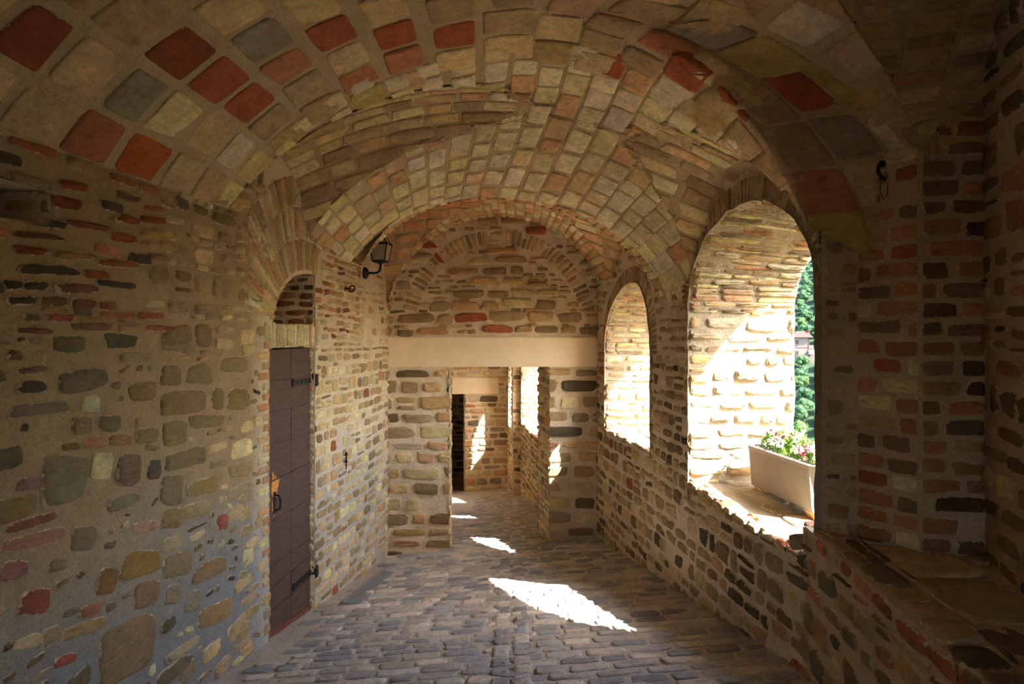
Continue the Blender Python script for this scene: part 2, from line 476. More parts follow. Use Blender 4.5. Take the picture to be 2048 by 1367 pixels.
def inside_walls(P):
    r = np.where(P[:, 1] > 3.55, wallR(P[:, 1]) + 0.03, 2.5)
    return np.minimum(P[:, 0] - (wallL(P[:, 1]) - 0.03), r - P[:, 0])
def wob(P, a=0.012, f=16.0): return a * fbm(P * f, 31, 2)

# ------------------------------------------------------------------ wall openings on the right wall (Y centre, half widths, springing, rise, sill)
WIN = [dict(c=4.13, an=.775, af=.86, zs=.20, r=.60, sill=-1.10, slope=.05, o_r=.52, sp=.33),
       dict(c=6.35, an=.50, af=.99, zs=-.15, r=.65, sill=-1.00, slope=.02, o_r=.6, sp=.40),
       dict(c=9.25, an=.65, af=.65, zs=-.2, r=.5, sill=-1.25, slope=0, o_r=.5),
       dict(c=12.7, an=1.1, af=1.15, zs=-.3, r=.6, sill=-1.78, slope=0, o_r=.5),
       dict(c=15.5, an=.55, af=.55, zs=-.5, r=.5, sill=-2.1, slope=0, o_r=.5)]
def sill_z(w, Y): return w['sill'] - w['slope'] * (w['c'] - Y)
def f_window(w):
    def f(P):
        Y, Z = P[:, 1] - 0.0, P[:, 2]
        d = Y - w['c']; hwid = np.where(d < 0, w['an'], w['af'])
        up = Z - w['zs']
        e = np.where(up > 0, np.sqrt((d / hwid) ** 2 + (np.maximum(up, 0) / w['r']) ** 2), np.abs(d) / hwid)
        f1 = (e - 1) * np.minimum(hwid, w['r'])
        f2 = sill_z(w, Y) - Z
        return np.maximum(f1, f2) + wob(P, 0.016, 13)
    return f

CAMZ = 0.0
# ------------------------------------------------------------------ floor
def s_floor(u, v): return np.stack([u, v, floor_z(u, v)], -1)
r_ = np.random.default_rng(3)
def setts(u0, u1, v0, v1):
    return rows(r_, u0, u1, v0, v1, h=(.095, .13), l=(.15, .28), gap=.014, var=.05, miss=.004, split=0, rotj=.02, wave=.007, pw=(.26, .42), jit=.024,
                hgt=(.004, .010), tilt=.03, pal=('sett',), bumpy=.18)
Sf = merge(setts(-2.3, -.135, 1.0, 17), setts(.005, 2.0, 1.0, 17),
           rows(r_, -.13, .0, 1.0, 17, h=(.12, .2), l=(.125, .126), gap=.014, var=.03, split=0, miss=0, pal=('sett',), jit=.02, hgt=(.008, .013), stagger=0))
fade = Sf['u'] - wallL(Sf['v']) - 0.14 - 0.10 * np.sin(Sf['v'] * 3.1)
Sf = sel(Sf, (fade > 0) & (Sf['u'] < wallR(Sf['v']) + .1))
def mc_floor(P): return np.repeat(srgb(202, 192, 176)[None], len(P), 0) * (1 + .08 * fbm(P * 2, 9, 2))[:, None]
masonry('floor', [dict(surf=s_floor, flip=1, dom=(-2.6, 2.3, -3.2, 20), res=.06, amp=.004, mcol=mc_floor, S=Sf, K=14)],
        'grey stone sett paving sloping away through the passage', 'floor', mats=(M_MORTAR, M_SETT))

# ------------------------------------------------------------------ left wall
def s_left(u, v): return np.stack([wallL(u), u, v + 0 * u], -1)
DOOR = (4.79, 5.595, -2.25, -.085)
def f_door(P): return np.maximum.reduce([DOOR[0] - P[:, 1], P[:, 1] - DOOR[1], P[:, 2] - DOOR[3], DOOR[2] - P[:, 2]]) + wob(P, .010, 14)
def f_arch(P):
    d = (5.58 - P[:, 1]) / .73; e = np.sqrt(np.maximum(d, 0) ** 2 + (np.maximum(P[:, 2] - .09, 0) / .41) ** 2)
    return np.maximum.reduce([(e - 1) * .45, P[:, 1] - 5.60, .09 - P[:, 2]]) + wob(P, .010, 14)
BEAM = (2.2, 2.84, .45, .60)
def f_beam(P): return np.maximum.reduce([BEAM[0] - P[:, 1], P[:, 1] - BEAM[1], P[:, 2] - BEAM[3], BEAM[2] - P[:, 2]]) + wob(P, .012, 12)
rl = np.random.default_rng(5)
LOW = [(338,125,205,95,-8,(100,90,75)),(585,170,115,80,-5,(120,100,60)),(370,220,75,65,0,(190,180,145)),(165,240,240,55,-7,(110,100,85)),(335,310,85,75,-10,(120,105,75)),(445,300,90,70,0,(105,95,70)),
 (600,350,95,65,-6,(125,108,70)),(265,530,190,200,-5,(120,108,85)),(415,475,90,110,0,(185,170,125)),(525,490,95,140,0,(105,88,75)),(632,488,50,85,0,(75,70,62)),(120,545,115,60,-8,(135,105,95)),
 (60,650,200,100,-15,(125,105,65)),(130,705,220,46,-17,(130,80,62)),(140,775,270,60,-14,(150,108,90)),(340,770,110,100,-5,(115,100,80)),(505,620,130,60,-17,(120,108,85)),(595,725,110,50,-10,(160,125,100)),
 (575,875,170,105,-14,(135,105,55)),(440,945,80,110,-5,(120,85,50)),(600,1000,105,110,-15,(130,100,75)),(140,1030,130,100,-10,(130,68,55)),(60,900,120,80,-10,(140,95,88)),(520,1225,250,230,-25,(130,105,75)),
 (700,105,85,90,0,(115,100,70)),(815,98,100,85,0,(120,105,70)),(755,215,190,100,-5,(118,98,65)),(892,200,50,95,0,(110,95,65)),(975,200,90,95,0,(125,105,65)),(845,290,140,55,-4,(115,100,65)),(715,340,100,105,-5,(120,105,70)),
 (760,445,170,75,-15,(115,100,75)),(703,575,88,125,-5,(115,100,75)),(835,560,130,72,-14,(140,118,72)),(805,655,110,65,-12,(150,130,95)),(700,690,80,85,-8,(135,112,75)),(725,880,125,105,-14,(125,108,80)),
 (860,900,150,75,-25,(125,100,70)),(880,1080,150,85,-25,(140,112,72)),(910,705,40,66,-10,(140,70,65)),(385,378,110,56,-6,(160,115,90)),(495,368,90,50,-4,(140,108,70)),(340,1140,200,55,-20,(150,120,80)),
 (365,1068,90,56,-18,(150,95,75)),(115,1195,130,56,-18,(185,160,120)),(265,1270,100,46,-20,(150,75,65)),(290,395,80,36,-4,(110,98,66)),(985,490,90,60,-10,(140,122,82)),(960,60,110,60,0,(122,108,74)),(790,1030,70,90,-15,(130,118,98)),(705,1000,60,80,-12,(132,112,86)),(235,880,70,60,-10,(120,104,78)),(550,30,130,50,-2,(140,124,92)),(60,20,60,50,0,(110,80,66))]
HIGH = [(500,220,260,105,9,(110,50,30)),(570,85,230,85,9,(140,65,38)),(690,395,380,60,9,(120,60,35)),(960,490,200,80,9,(140,65,40)),(990,345,180,75,12,(135,68,42)),(1190,262,160,60,7,(150,80,50)),(1190,350,200,66,7,(130,65,40)),
 (300,475,400,56,6,(105,60,42)),(230,590,240,76,5,(125,65,40)),(580,625,330,74,3,(150,115,65)),(920,690,320,66,5,(140,85,55)),(390,740,480,84,3,(60,48,40)),(750,775,200,84,3,(130,75,45)),(90,860,160,84,0,(58,50,42)),
 (275,865,190,78,0,(70,60,48)),(600,885,340,84,2,(110,68,48)),(170,980,240,84,0,(70,52,44)),(420,985,220,84,1,(95,72,48)),(650,1005,200,84,1,(105,62,52)),(840,1020,140,76,2,(130,80,60)),(470,1115,180,80,0,(150,75,60)),
 (760,1132,270,66,2,(150,120,75)),(1060,1145,270,56,2,(155,130,90)),(240,1115,130,80,0,(115,100,70)),(270,1215,270,56,3,(115,65,50)),(540,1320,240,140,0,(100,92,70)),(940,1295,260,125,0,(80,75,58)),
 (1250,470,300,70,6,(165,140,84)),(1260,555,300,60,5,(168,140,88)),(1230,640,140,60,3,(140,110,92)),(1240,780,150,150,3,(130,112,70))]
def photo_left(lst, sc, ox, oy):
    out = []
    for (cx, cy, w, h, a, c) in lst:
        x, y, w, h = ox + cx / sc, oy + cy / sc, w / sc, h / sc; a = math.radians(a)
        p = [on_left(x + dx, y + dy) for dx, dy in ((0, 0), (w / 2 * math.cos(a), w / 2 * math.sin(a)), (-w / 2 * math.cos(a), -w / 2 * math.sin(a)), (0, h / 2), (0, -h / 2))]
        du, dv = p[1].y - p[2].y, p[1].z - p[2].z
        out.append((p[0].y, p[0].z, math.hypot(du, dv), p[4].z - p[3].z, math.atan2(dv, du), tuple(min(235, q * 1.28) for q in c)))
    return out
SPOT_L = spots(None, photo_left(LOW, 2.05, 0, 700) + photo_left(HIGH, 3.906, 0, 350), rl)
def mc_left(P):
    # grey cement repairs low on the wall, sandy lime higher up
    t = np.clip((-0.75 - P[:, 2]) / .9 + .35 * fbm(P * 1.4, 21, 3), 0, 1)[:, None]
    near = np.clip((4.80 - P[:, 1]) / .3, 0, 1)[:, None]  # mortar colour darkened towards the viewer, imitating the dimmer near end
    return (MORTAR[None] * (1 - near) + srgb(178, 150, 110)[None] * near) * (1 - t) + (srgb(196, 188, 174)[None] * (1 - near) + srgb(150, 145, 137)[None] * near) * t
low = dict(pal=('rubbledark',), h=(.09, .17), l=(.14, .38), gap=.026, var=.2, miss=.07, split=.25, rotj=.05, jit=.05, pw=(.35, .6), hgt=(.008, .018))
A1 = rows(rl, -1, 3.57, -2.1, -.02, **low)
A2 = rows(rl, -1, 3.57, .0, 1.2, pal=('brickdark', 'red', 'rubble'), w=(3, 1, 1), h=(.062, .085), l=(.16, .32), gap=.02, var=.15, miss=.06, rotj=.015, split=0, jit=.035)
A3 = rows(rl, 3.64, 4.42, -2.1, 1.2, pal=('rubble', 'rubbledark', 'tile'), w=(3, 1.5, 1), h=(.10, .19), l=(.14, .34), gap=.03, var=.22, miss=.08, split=.2, rotj=.04, jit=.045, hgt=(.008, .018))
A4 = rows(rl, 4.45, 4.72, -2.1, 1.4, pal=('rubble', 'brickpale'), w=(2, 1), h=(.08, .14), l=(.12, .26), gap=.025, var=.2, miss=.08, jit=.05)
A5 = rows(rl, 5.66, 7.8, -2.4, -.1, pal=('rubble', 'brickpale', 'red'), w=(4, 1, .12), h=(.075, .14), l=(.10, .26), gap=.02, var=.16, miss=.06, split=.2, rotj=.04, jit=.05, hgt=(.008, .018))
A6 = rows(rl, 5.66, 6.7, -.1, .95, pal=('brickpale', 'orange', 'red'), w=(3, 1.5, .7), h=(.05, .075), l=(.08, .2), gap=.012, var=.15, miss=.05, jit=.05, rotj=.05, hgt=(.008, .024))
A7 = rows(rl, 6.7, 7.8, -.1, 1.3, pal=('rubble', 'brickpale'), w=(1, 2), h=(.07, .12), l=(.10, .26), gap=.028, var=.2, miss=.1, jit=.05)
# orange quoins beside the door
qv = np.arange(-1.72, -.05, .072); qn = len(qv); qw = np.where(rl.random(qn) < .5, .17, .10)
Q = dict(u=4.795 - qw / 2, v=qv, hw=qw / 2 - .004, hh=np.full(qn, .027), rot=rl.normal(0, .02, qn), pw=np.full(qn, .3), jit=np.full(qn, .03), h=np.full(qn, .012), tilt=np.full(qn, .02), bumpy=.2,
         col=pick(rl, qn, 'orange', 'brickpale', w=(3, 1.2)))
# upright bricks of the lintel over the door
lu = np.arange(4.72, 5.66, .058); ln = len(lu)
LB = dict(u=lu + .025, v=np.full(ln, .005) + rl.normal(0, .006, ln), hw=np.full(ln, .023), hh=np.full(ln, .088), rot=rl.normal(0, .03, ln), pw=np.full(ln, .3), jit=np.full(ln, .03), h=np.full(ln, .014),
          tilt=np.full(ln, .05), bumpy=.2, col=pick(rl, ln, 'brickpale', 'orange', w=(4, 1)))
# fan of bricks above the relieving arch
fan = []
for ring, (ro, L) in enumerate(((.13, .24), (.38, .24), (.62, .22))):
    for a in np.arange(6, 172, 4.6 / (1 + .45 * ring)):
        A = math.radians(a)
        uu = 5.45 - (.62 + ro * .8) * math.cos(A) * .98; vv = .09 + (.42 + ro) * math.sin(A)
        rot = math.atan2(math.sin(A) * (.62), math.cos(A) * -.45)
        fan.append((uu, vv, L, .048, rot))
fan = np.array(fan); fn = len(fan)
FB = dict(u=fan[:, 0], v=fan[:, 1], hw=fan[:, 2] / 2, hh=fan[:, 3] / 2, rot=fan[:, 4], pw=np.full(fn, .3), jit=np.full(fn, .03), h=np.full(fn, .012), tilt=np.full(fn, .03), bumpy=.2,
          col=pick(rl, fn, 'brickpale', 'orange', 'tile', w=(3, .7, 2)))
FB = sel(FB, (FB['u'] < 5.66) & (FB['v'] > .08) & (FB['v'] < 1.3) & (FB['u'] > 4.5))
SL = drop_under(merge(A1, A2, A3, A4, A5, A6, A7), merge(SPOT_L, Q, LB, FB), -.008)
SMALL = drop_under(rows(rl, -1, 4.72, -2.1, -.02, pal=('rubble', 'rubbledark'), h=(.05, .08), l=(.06, .15), gap=.02, var=.3, miss=.35, rotj=.2, jit=.06, pw=(.4, .6), hgt=(.006, .014)), merge(SL, SPOT_L, Q), .0)
SL = merge(SL, SMALL)
SMALL2 = drop_under(rows(rl, 3.62, 4.72, .0, 1.2, pal=('rubble', 'tile', 'brickpale'), w=(2, 1, 1), h=(.06, .10), l=(.09, .2), gap=.018, var=.2, miss=.15, rotj=.06, jit=.05, hgt=(.008, .016)), SL, -.012)
SL = merge(SL, SMALL2)
SL = merge(SL, SPOT_L, Q, LB, FB)
# jambs and back of the door recess, of the relieving arch and of the beam hole
def box_in(Y0, Y1, z0, z1, d, prof=None):
    """inner faces of a recess cut into the left wall"""
    n = np.array([-1, .107, 0]) / math.hypot(1, .107)
    out = []
    def q(a, b, flip):
        a, b = np.array(a, float), np.array(b, float)
        def s(u, v): return a + (b - a) * np.asarray(v)[..., None] / np.linalg.norm(b - a) + n * np.asarray(u)[..., None]
        return s, np.linalg.norm(b - a), flip
    return out
def s_plane(o, du, dv):
    o, du, dv = (np.array(x, float) for x in (o, du, dv))
    return lambda u, v: o + du * np.asarray(u)[..., None] + dv * np.asarray(v)[..., None]
inn = np.array([-1, .107, 0]) / math.hypot(1, .107)
alongL = np.array([.107, 1, 0]) / math.hypot(1, .107)
def pL(Y, z): return np.array([wallL(Y), Y, z])
def s_jamb(Y): return s_plane(pL(Y, 0) - inn * .01, inn, (0, 0, 1))
rec = []
for (Y, z0, z1, d, pal, fl) in ((DOOR[1], -2.3, -.07, .32, 'brickpale', 1), (DOOR[0], -2.3, -.07, .32, 'orange', -1), (5.60, .07, .62, .6, 'brickdark', 1), (BEAM[1], .42, .62, .6, 'tile', 1), (BEAM[0], .42, .62, .6, 'tile', -1)):
    rec.append(dict(surf=s_jamb(Y), trim=(.012, d), ref=(wallL(2.5), 2.52, .5) if Y < 3 else pL(5.25, 0), flip=fl, dom=(0, d, z0, z1), res=.04, amp=.006, S=rows(rl, .01, d, z0, z1, h=(.055, .075), l=(.1, .2), gap=.014, pal=(pal,), jit=.04), K=10))
rec.append(dict(surf=s_plane(pL(5.2, DOOR[3]) - inn * .01, alongL, inn), ref=(0, 5, -3), flip=-1, dom=(-.5, .5, 0, .32), res=.05, amp=.004))
def s_archsoffit(u, v):
    a = np.asarray(v) / .9 * math.pi / 2
    Y = 5.58 - .73 * np.cos(a); Z = .09 + .41 * np.sin(a)
    return np.stack([wallL(Y), Y, Z], -1) + inn * np.asarray(u)[..., None]
rec.append(dict(surf=s_archsoffit, trim=(.012, .6), ref=pL(5.55, .1) + inn * .3, flip=1, dom=(-.01, .6, 0, .9), res=.05, amp=.005, S=rows(rl, 0, .6, 0, .9, h=(.05, .07), l=(.15, .25), gap=.014, pal=('brickdark', 'tile')), K=10))
rec.append(dict(surf=s_plane(pL(5.2, .09) - inn * .01, alongL, inn), ref=(0, 5, 3), flip=1, dom=(-.45, .5, 0, .6), res=.05, amp=.004))
rec.append(dict(surf=s_plane(pL(5.2, 0) + inn * .58, alongL, (0, 0, 1)), flip=-1, dom=(-.5, .5, .05, .65), res=.05, amp=.006, S=rows(rl, -.5, .5, .05, .65, pal=('brickdark',)), K=10))
for z in (BEAM[2], BEAM[3]):
    rec.append(dict(surf=s_plane(pL(2.5, z) - inn * .01, alongL, inn), ref=pL(2.5, .52), flip=1 if z == BEAM[2] else -1, dom=(-.35, .38, 0, .6), res=.05, amp=.006))
rec.append(dict(surf=s_plane(pL(2.5, .5) + inn * .58, alongL, (0, 0, 1)), flip=-1, dom=(-.4, .4, -.1, .15), res=.05, amp=.006))
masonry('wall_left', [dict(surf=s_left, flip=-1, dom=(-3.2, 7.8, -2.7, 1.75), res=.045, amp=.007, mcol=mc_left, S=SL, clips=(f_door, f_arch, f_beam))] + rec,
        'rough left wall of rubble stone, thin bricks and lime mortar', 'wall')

# ------------------------------------------------------------------ right wall with its arched openings
def s_right(u, v): return np.stack([wallR(u), u, v + 0 * u], -1)
rr = np.random.default_rng(8)
def low_clip(P): return np.where(P[:, 1] < np.where(P[:, 2] > .2, 3.36, 3.50), -.95 - P[:, 2], 1.0)
B1 = rows(rr, 3.3, 17, -3.9, -.25, pal=('rubble', 'rubbledark', 'tile', 'red'), w=(4, 2, 1, .15), h=(.08, .15), l=(.10, .26), gap=.02, var=.16, miss=.04, split=.2, rotj=.05, jit=.05, hgt=(.008, .018))
B2 = rows(rr, 3.5, 17, -.25, 1.3, pal=('brickpale', 'tile', 'rubble', 'orange'), w=(2, 3, 2, .4), h=(.06, .11), l=(.09, .22), gap=.022, var=.2, miss=.05, rotj=.04, jit=.045)
# radial bricks around the two near arches
vb = []
for w in WIN[:2]:
    nb = int((w['an'] + w['af']) * 1.7 / .05)
    for i in range(nb + 1):
        A = math.pi * i / nb
        c, s = math.cos(A), math.sin(A); hw_ = w['an'] if c > 0 else w['af']
        vb.append((w['c'] - (hw_ + .075) * c, w['zs'] + (w['r'] + .075) * s, .15, .04, math.atan2(s * hw_, -c * w['r'])))
vb = np.array(vb); n = len(vb)
VB = dict(u=vb[:, 0], v=vb[:, 1], hw=vb[:, 2] / 2, hh=vb[:, 3] / 2, rot=vb[:, 4], pw=np.full(n, .3), jit=np.full(n, .03), h=rr.uniform(.006, .016, n), tilt=np.full(n, .04), bumpy=.2,
          col=pick(rr, n, 'tile', 'brickpale', 'orange', w=(3, 2, .6)))
SR = merge(drop_under(merge(B1, B2), VB, 0.004), VB)
def f_notwin(P):
    r = np.full(len(P), 9.0)
    for w in WIN: r = np.minimum(r, f_window(w)(P))
    return r
masonry('wall_right', [dict(surf=s_right, flip=1, dom=(3.2, 20, -4.2, 1.45), res=.045, amp=.010, S=SR, clips=(f_notwin, low_clip))],
        'right parapet wall of rubble stone with arched openings to the valley', 'wall')

outn = np.array([1, .124, 0]) / math.hypot(1, .124); alongR = np.array([-.124, 1, 0]) / math.hypot(1, .124)
TH = .79
def tunnel(w, near_visible=False):
    """far and near jambs, soffit and sill of an opening through the thick right wall"""
    def pt(Y, Z, t):
        Y = np.asarray(Y, float); t = np.asarray(t, float)
        return np.stack([wallR(Y) + t * outn[0], Y + t * outn[1], np.asarray(Z) + 0 * Y], -1)
    hj = w['zs'] - w['sill'] + .12
    Larc = 1.7 * (w['an'] + w['af']) / 1.15
    def s_j(u, v):
        # v: up the far jamb, over the arch, down the near jamb
        v = np.asarray(v); a = np.clip((v - hj) / Larc, 0, 1) * math.pi
        r = w['r'] + (w['o_r'] - w['r']) * np.clip(u, 0, TH) / TH
        c = np.cos(a); Y = w['c'] + np.where(c > 0, w['af'], w['an'] + w.get('sp', 0) * np.clip(u, 0, TH) / TH) * c
        Z = w['zs'] + r * np.sin(a) + np.where(v < hj, v - hj, 0) - np.where(v > hj + Larc, v - hj - Larc, 0)
        return pt(Y, Z, u)
    rg = np.random.default_rng(int(w['c'] * 100))
    S1 = rows(rg, -.005, TH + .02, 0, hj - .05, h=(.07, .13), l=(.12, .34), gap=.022, var=.2, miss=.05, pal=('white', 'brickpale', 'rubble'), w=(4, 2, .5), jit=.05, hgt=(.010, .024), rotj=.03)
    S2 = rows(rg, -.005, TH + .02, hj - .05, hj + Larc + .4, h=(.045, .07), l=(.18, .36), gap=.012, var=.12, miss=.04, pal=('brickpale', 'white', 'orange'), w=(5, 1.5, .6), jit=.035, hgt=(.008, .022), rotj=.02)
    S3 = rows(rg, -.005, TH + .02, hj + Larc + .4, hj * 2 + Larc, h=(.07, .12), l=(.12, .3), pal=('white', 'brickpale'), jit=.05)
    def mc(P): return np.repeat(srgb(188, 171, 143)[None], len(P), 0) * (1 + .06 * fbm(P * 3, 4, 2))[:, None]
    parts = [dict(surf=s_j, trim=(-.004, TH + .015), ref=pt(w['c'], w['zs'] - .2, .4), flip=1, dom=(-.02, TH + .02, 0, hj * 2 + Larc), res=.04, amp=.012, mcol=mc, S=merge(S1, S2, S3))]
    def s_s(u, v):
        Y = np.asarray(v, float); return pt(Y, sill_z(w, Y) - .012 - .03 * np.asarray(u), u)
    S4 = rows(rg, -.02, TH + .05, w['c'] - w['an'] - w.get('sp', 0) - .1, w['c'] + w['af'] + .1, h=(.2, .34), l=(.2, .42), gap=.012, var=.04, miss=0, pal=('white', 'tile'), w=(3, 1), jit=.03, hgt=(.006, .014), tilt=.02, axis='v')
    e = rows(rg, -.03, .10, w['c'] - w['an'] - .1, w['c'] + w['af'] + .1, h=(.14, .16), l=(.1, .2), gap=.012, pal=('pier', 'tile', 'red'), jit=.05, hgt=(.006, .018), axis='v')
    parts.append(dict(surf=s_s, ref=(0, 5, 3), flip=1, dom=(-.01, TH + .05, w['c'] - w['an'] - w.get('sp', 0) - .12, w['c'] + w['af'] + .12), res=.04, amp=.008, mcol=mc, S=merge(drop_under(S4, e, 0), e)))
    return parts
for i, w in enumerate(WIN):
    o = masonry('window_%d' % (i + 1), tunnel(w), ['deep arched opening of pale stone with the white flower trough on its sill', 'narrower arched opening beside the end wall with a sunlit reveal',
        'arched opening just past the end wall', 'wide opening far along the passage', 'last opening at the far end of the passage'][i], 'window')
# outer face of the thick wall
def f_outer(P):
    Q = P - outn * TH
    r = np.full(len(P), 9.0)
    for w in WIN:
        w2 = dict(w); w2['r'] = w['o_r']; w2['an'] = w['an'] + w.get('sp', 0)
        r = np.minimum(r, f_window(w2)(np.stack([Q[:, 0], Q[:, 1], Q[:, 2]], 1)))
    return r
masonry('wall_outer', [dict(surf=lambda u, v: s_right(u, v) + outn * TH, flip=1, ref=(30, 5, 0), dom=(3.4, 20.5, -4.6, 2.4), res=.06, amp=.01, clips=(f_outer,))], 'outer stone face of the passage wall', 'wall')

# ------------------------------------------------------------------ near pier, ledge and blocked niche on the right
ZB = -.972
PIER = [(2.36, 3.02), (1.525, 3.335), (1.665, 3.285), (1.806, 3.02), (2.07, 2.985), (1.93, 2.55), (1.80, 1.5), (1.76, .4), (1.7, -3.2)]
rp = np.random.default_rng(17)
pp = []
for i in range(len(PIER) - 1):
    a, b = np.array([*PIER[i], 0.]), np.array([*PIER[i + 1], 0.]); L = np.linalg.norm(b - a); d = (b - a) / L
    z1 = [1.3, 1.6, 1.8, 2.0, 2.0, 2.0, 2.0, 2.0][i]
    if i >= 4:
        S = rows(rp, -.02, L, -1.05, 2.0, pal=('rubbledark', 'pier'), w=(2, 1), h=(.09, .17), l=(.13, .33), gap=.03, var=.22, miss=.06, split=.2, jit=.05, rotj=.04, hgt=(.008, .018))
    elif i == 0:
        S = rows(rp, -.02, L, -1.3, z1, pal=('white', 'tile'), h=(.06, .12), l=(.12, .3), jit=.05)
    elif i == 1:
        S = rows(rp, 0, L, -1.0, 1.6, pal=('tile', 'pier', 'rubble'), h=(.065, .11), l=(.09, .15), gap=.02, miss=.04, jit=.05, var=.2)
    elif i == 2:
        S = rows(rp, 0, L + .03, -.98, 1.7, pal=('pier', 'red'), w=(4, .5), h=(.080, .094), l=(.15, .32), gap=.016, var=.06, miss=.05, jit=.035, pw=(.25, .4), hgt=(.010, .022))
    else:
        S = rows(rp, -.03, L, -.98, 2.0, pal=('pier', 'brickdark'), w=(2, 3), h=(.080, .094), l=(.15, .30), gap=.016, var=.06, miss=.05, jit=.035, pw=(.25, .4), hgt=(.010, .022))
    pp.append(dict(surf=s_plane((*PIER[i], 0), d, (0, 0, 1)), ref=(1.8, 5, 0) if i == 0 else (0, 1.5, -.3), trim=(.004, L - .004), flip=-1, dom=(-.012, L + .012, -1.3, z1), res=.045, amp=.008, mcol=mortar_near_dim, S=S))
masonry('pillar_right', pp, 'brick pier and rubble niche wall on the near right', 'pillar')
# ledge (sill of the blocked niche): top slab, front and end
LE = [(1.492, 3.464), (1.33, 1.97), (1.22, .9), (1.1, -3.2)]
lp = []
def s_ledge(u, v):
    # u across from the front edge (0) to the niche wall (.95), v along Y
    v = np.asarray(v, float)
    xf = np.interp(v, [e[1] for e in LE[::-1]], [e[0] for e in LE[::-1]])
    return np.stack([xf + np.asarray(u), v, ZB + 0 * v], -1)
SLg = rows(rp, .16, 1.05, .3, 3.50, pal=('rubbledark', 'tile', 'pier'), w=(3, 2, .3), h=(.22, .38), l=(.2, .45), gap=.012, var=.05, miss=0, jit=.035, hgt=(.004, .012), tilt=.02, axis='v')
SLe = rows(rp, -.005, .16, .3, 3.47, pal=('pier', 'rubbledark', 'tile'), w=(1, 2, 1), h=(.16, .161), l=(.12, .26), gap=.012, var=.05, miss=0, jit=.04, hgt=(.006, .014), tilt=.02, axis='v')
lp.append(dict(surf=s_ledge, flip=1, dom=(-.005, 1.05, -3.2, 3.47), res=.05, amp=.006, mcol=mortar_near_dim, S=merge(SLg, SLe)))
for (a, b) in zip(LE[:-1], LE[1:]):
    A3_, B3_ = np.array([*a, 0.]), np.array([*b, 0.]); L = np.linalg.norm(B3_ - A3_)
    S = merge(rows(rp, 0, L, -2.0, ZB - .085, pal=('rubble', 'rubbledark', 'pier'), w=(2, 2, 1), h=(.10, .18), l=(.13, .3), gap=.03, var=.22, miss=.06, split=.2, jit=.05, rotj=.05, hgt=(.010, .022)),
              rows(rp, 0, L, ZB - .08, ZB, pal=('pier', 'red'), h=(.08, .081), l=(.12, .24), gap=.012, jit=.04, miss=.05, hgt=(.008, .016)))
    lp.append(dict(surf=s_plane((*a, 0), (B3_ - A3_) / L, (0, 0, 1)), flip=-1, dom=(0, L, -2.1, ZB + .004), res=.045, amp=.009, mcol=mortar_near_dim, S=S))
lp.append(dict(surf=s_plane((1.48, 3.466, ZB), (1, .05, 0), (0, 0, -1)), ref=(1.5, 6, -1), flip=-1, dom=(0, .9, 0, .3), res=.05, amp=.006, S=rows(rp, 0, .9, 0, .2, pal=('white', 'tile'))))
masonry('wall_right_ledge', lp, 'low stone ledge with brick edging below the near right pier', 'ledge')

# ------------------------------------------------------------------ vaults
rv = np.random.default_rng(23)
rings = []
def tiles(u0, u1, v0, v1, **kw):
    d = dict(pal=('tile', 'brickpale'), w=(3, 2), gap=.010, var=.03, miss=.01, split=0, rotj=.012, wave=.004, pw=(.12, .24), jit=.018, hgt=(.005, .011), tilt=.015)
    d.update(kw); return rows(rv, u0, u1, v0, v1, **d)
V1 = tiles(.8, 3.95, .45, 4.75, h=(.22, .27), l=(.23, .30), pal=('tile', 'brickpale'), w=(6, 1))
V2 = tiles(3.95, 5.90, 0, 5, pal=('tilepale', 'brickpale', 'orange'), w=(4, 2, .12), h=(.15, .19), l=(.17, .31))
V0 = tiles(.8, 4.2, 0, .45, pal=('brickpale', 'brickdark', 'red', 'tile'), w=(2, 1, 1, 2), h=(.07, .09), l=(.16, .3))
V4 = tiles(.8, 4.2, 4.75, 5, pal=('tile', 'red'), w=(3, 1), h=(.08, .1), l=(.2, .3))
MAN_V = []
V1 = sel(V1, ~((V1['u'] > 3.28) & (V1['u'] < 3.60) & (V1['v'] > 3.0)))
# the right shoulder where the near bay widens: tiles fitted to the steep strip
fv = []
for v0_ in np.arange(3.05, 4.9, .26):
    for (ua, ub) in (((3.27, 3.36), (3.36, 3.44), (3.44, 3.52), (3.52, 3.61)) if v0_ > 3.75 else ((3.27, 3.45), (3.45, 3.61))):
        fv.append(((ua + ub) / 2, v0_ + .02 * rv.normal(), ub - ua))
fv = np.array(fv); n = len(fv)
_, _, mu_, mv_ = surf_frame(main_vault, fv[:, 0], fv[:, 1], 1)
VF = dict(u=fv[:, 0], v=fv[:, 1], hw=fv[:, 2] * mu_ / 2 - .005, hh=.26 * mv_ / 2 - .006, rot=np.zeros(n), pw=np.full(n, .18), jit=np.full(n, .02), h=np.full(n, .008), tilt=np.full(n, .015), bumpy=.2,
          col=pick(rv, n, 'tile', 'brickpale', w=(3, 1)))
SV = merge(V1, V2, V0, V4, VF)
def mc_vault(P):
    return np.repeat(srgb(204, 178, 138)[None], len(P), 0) * (1 + 0.08 * fbm(P * 1.7, 3, 2))[:, None]
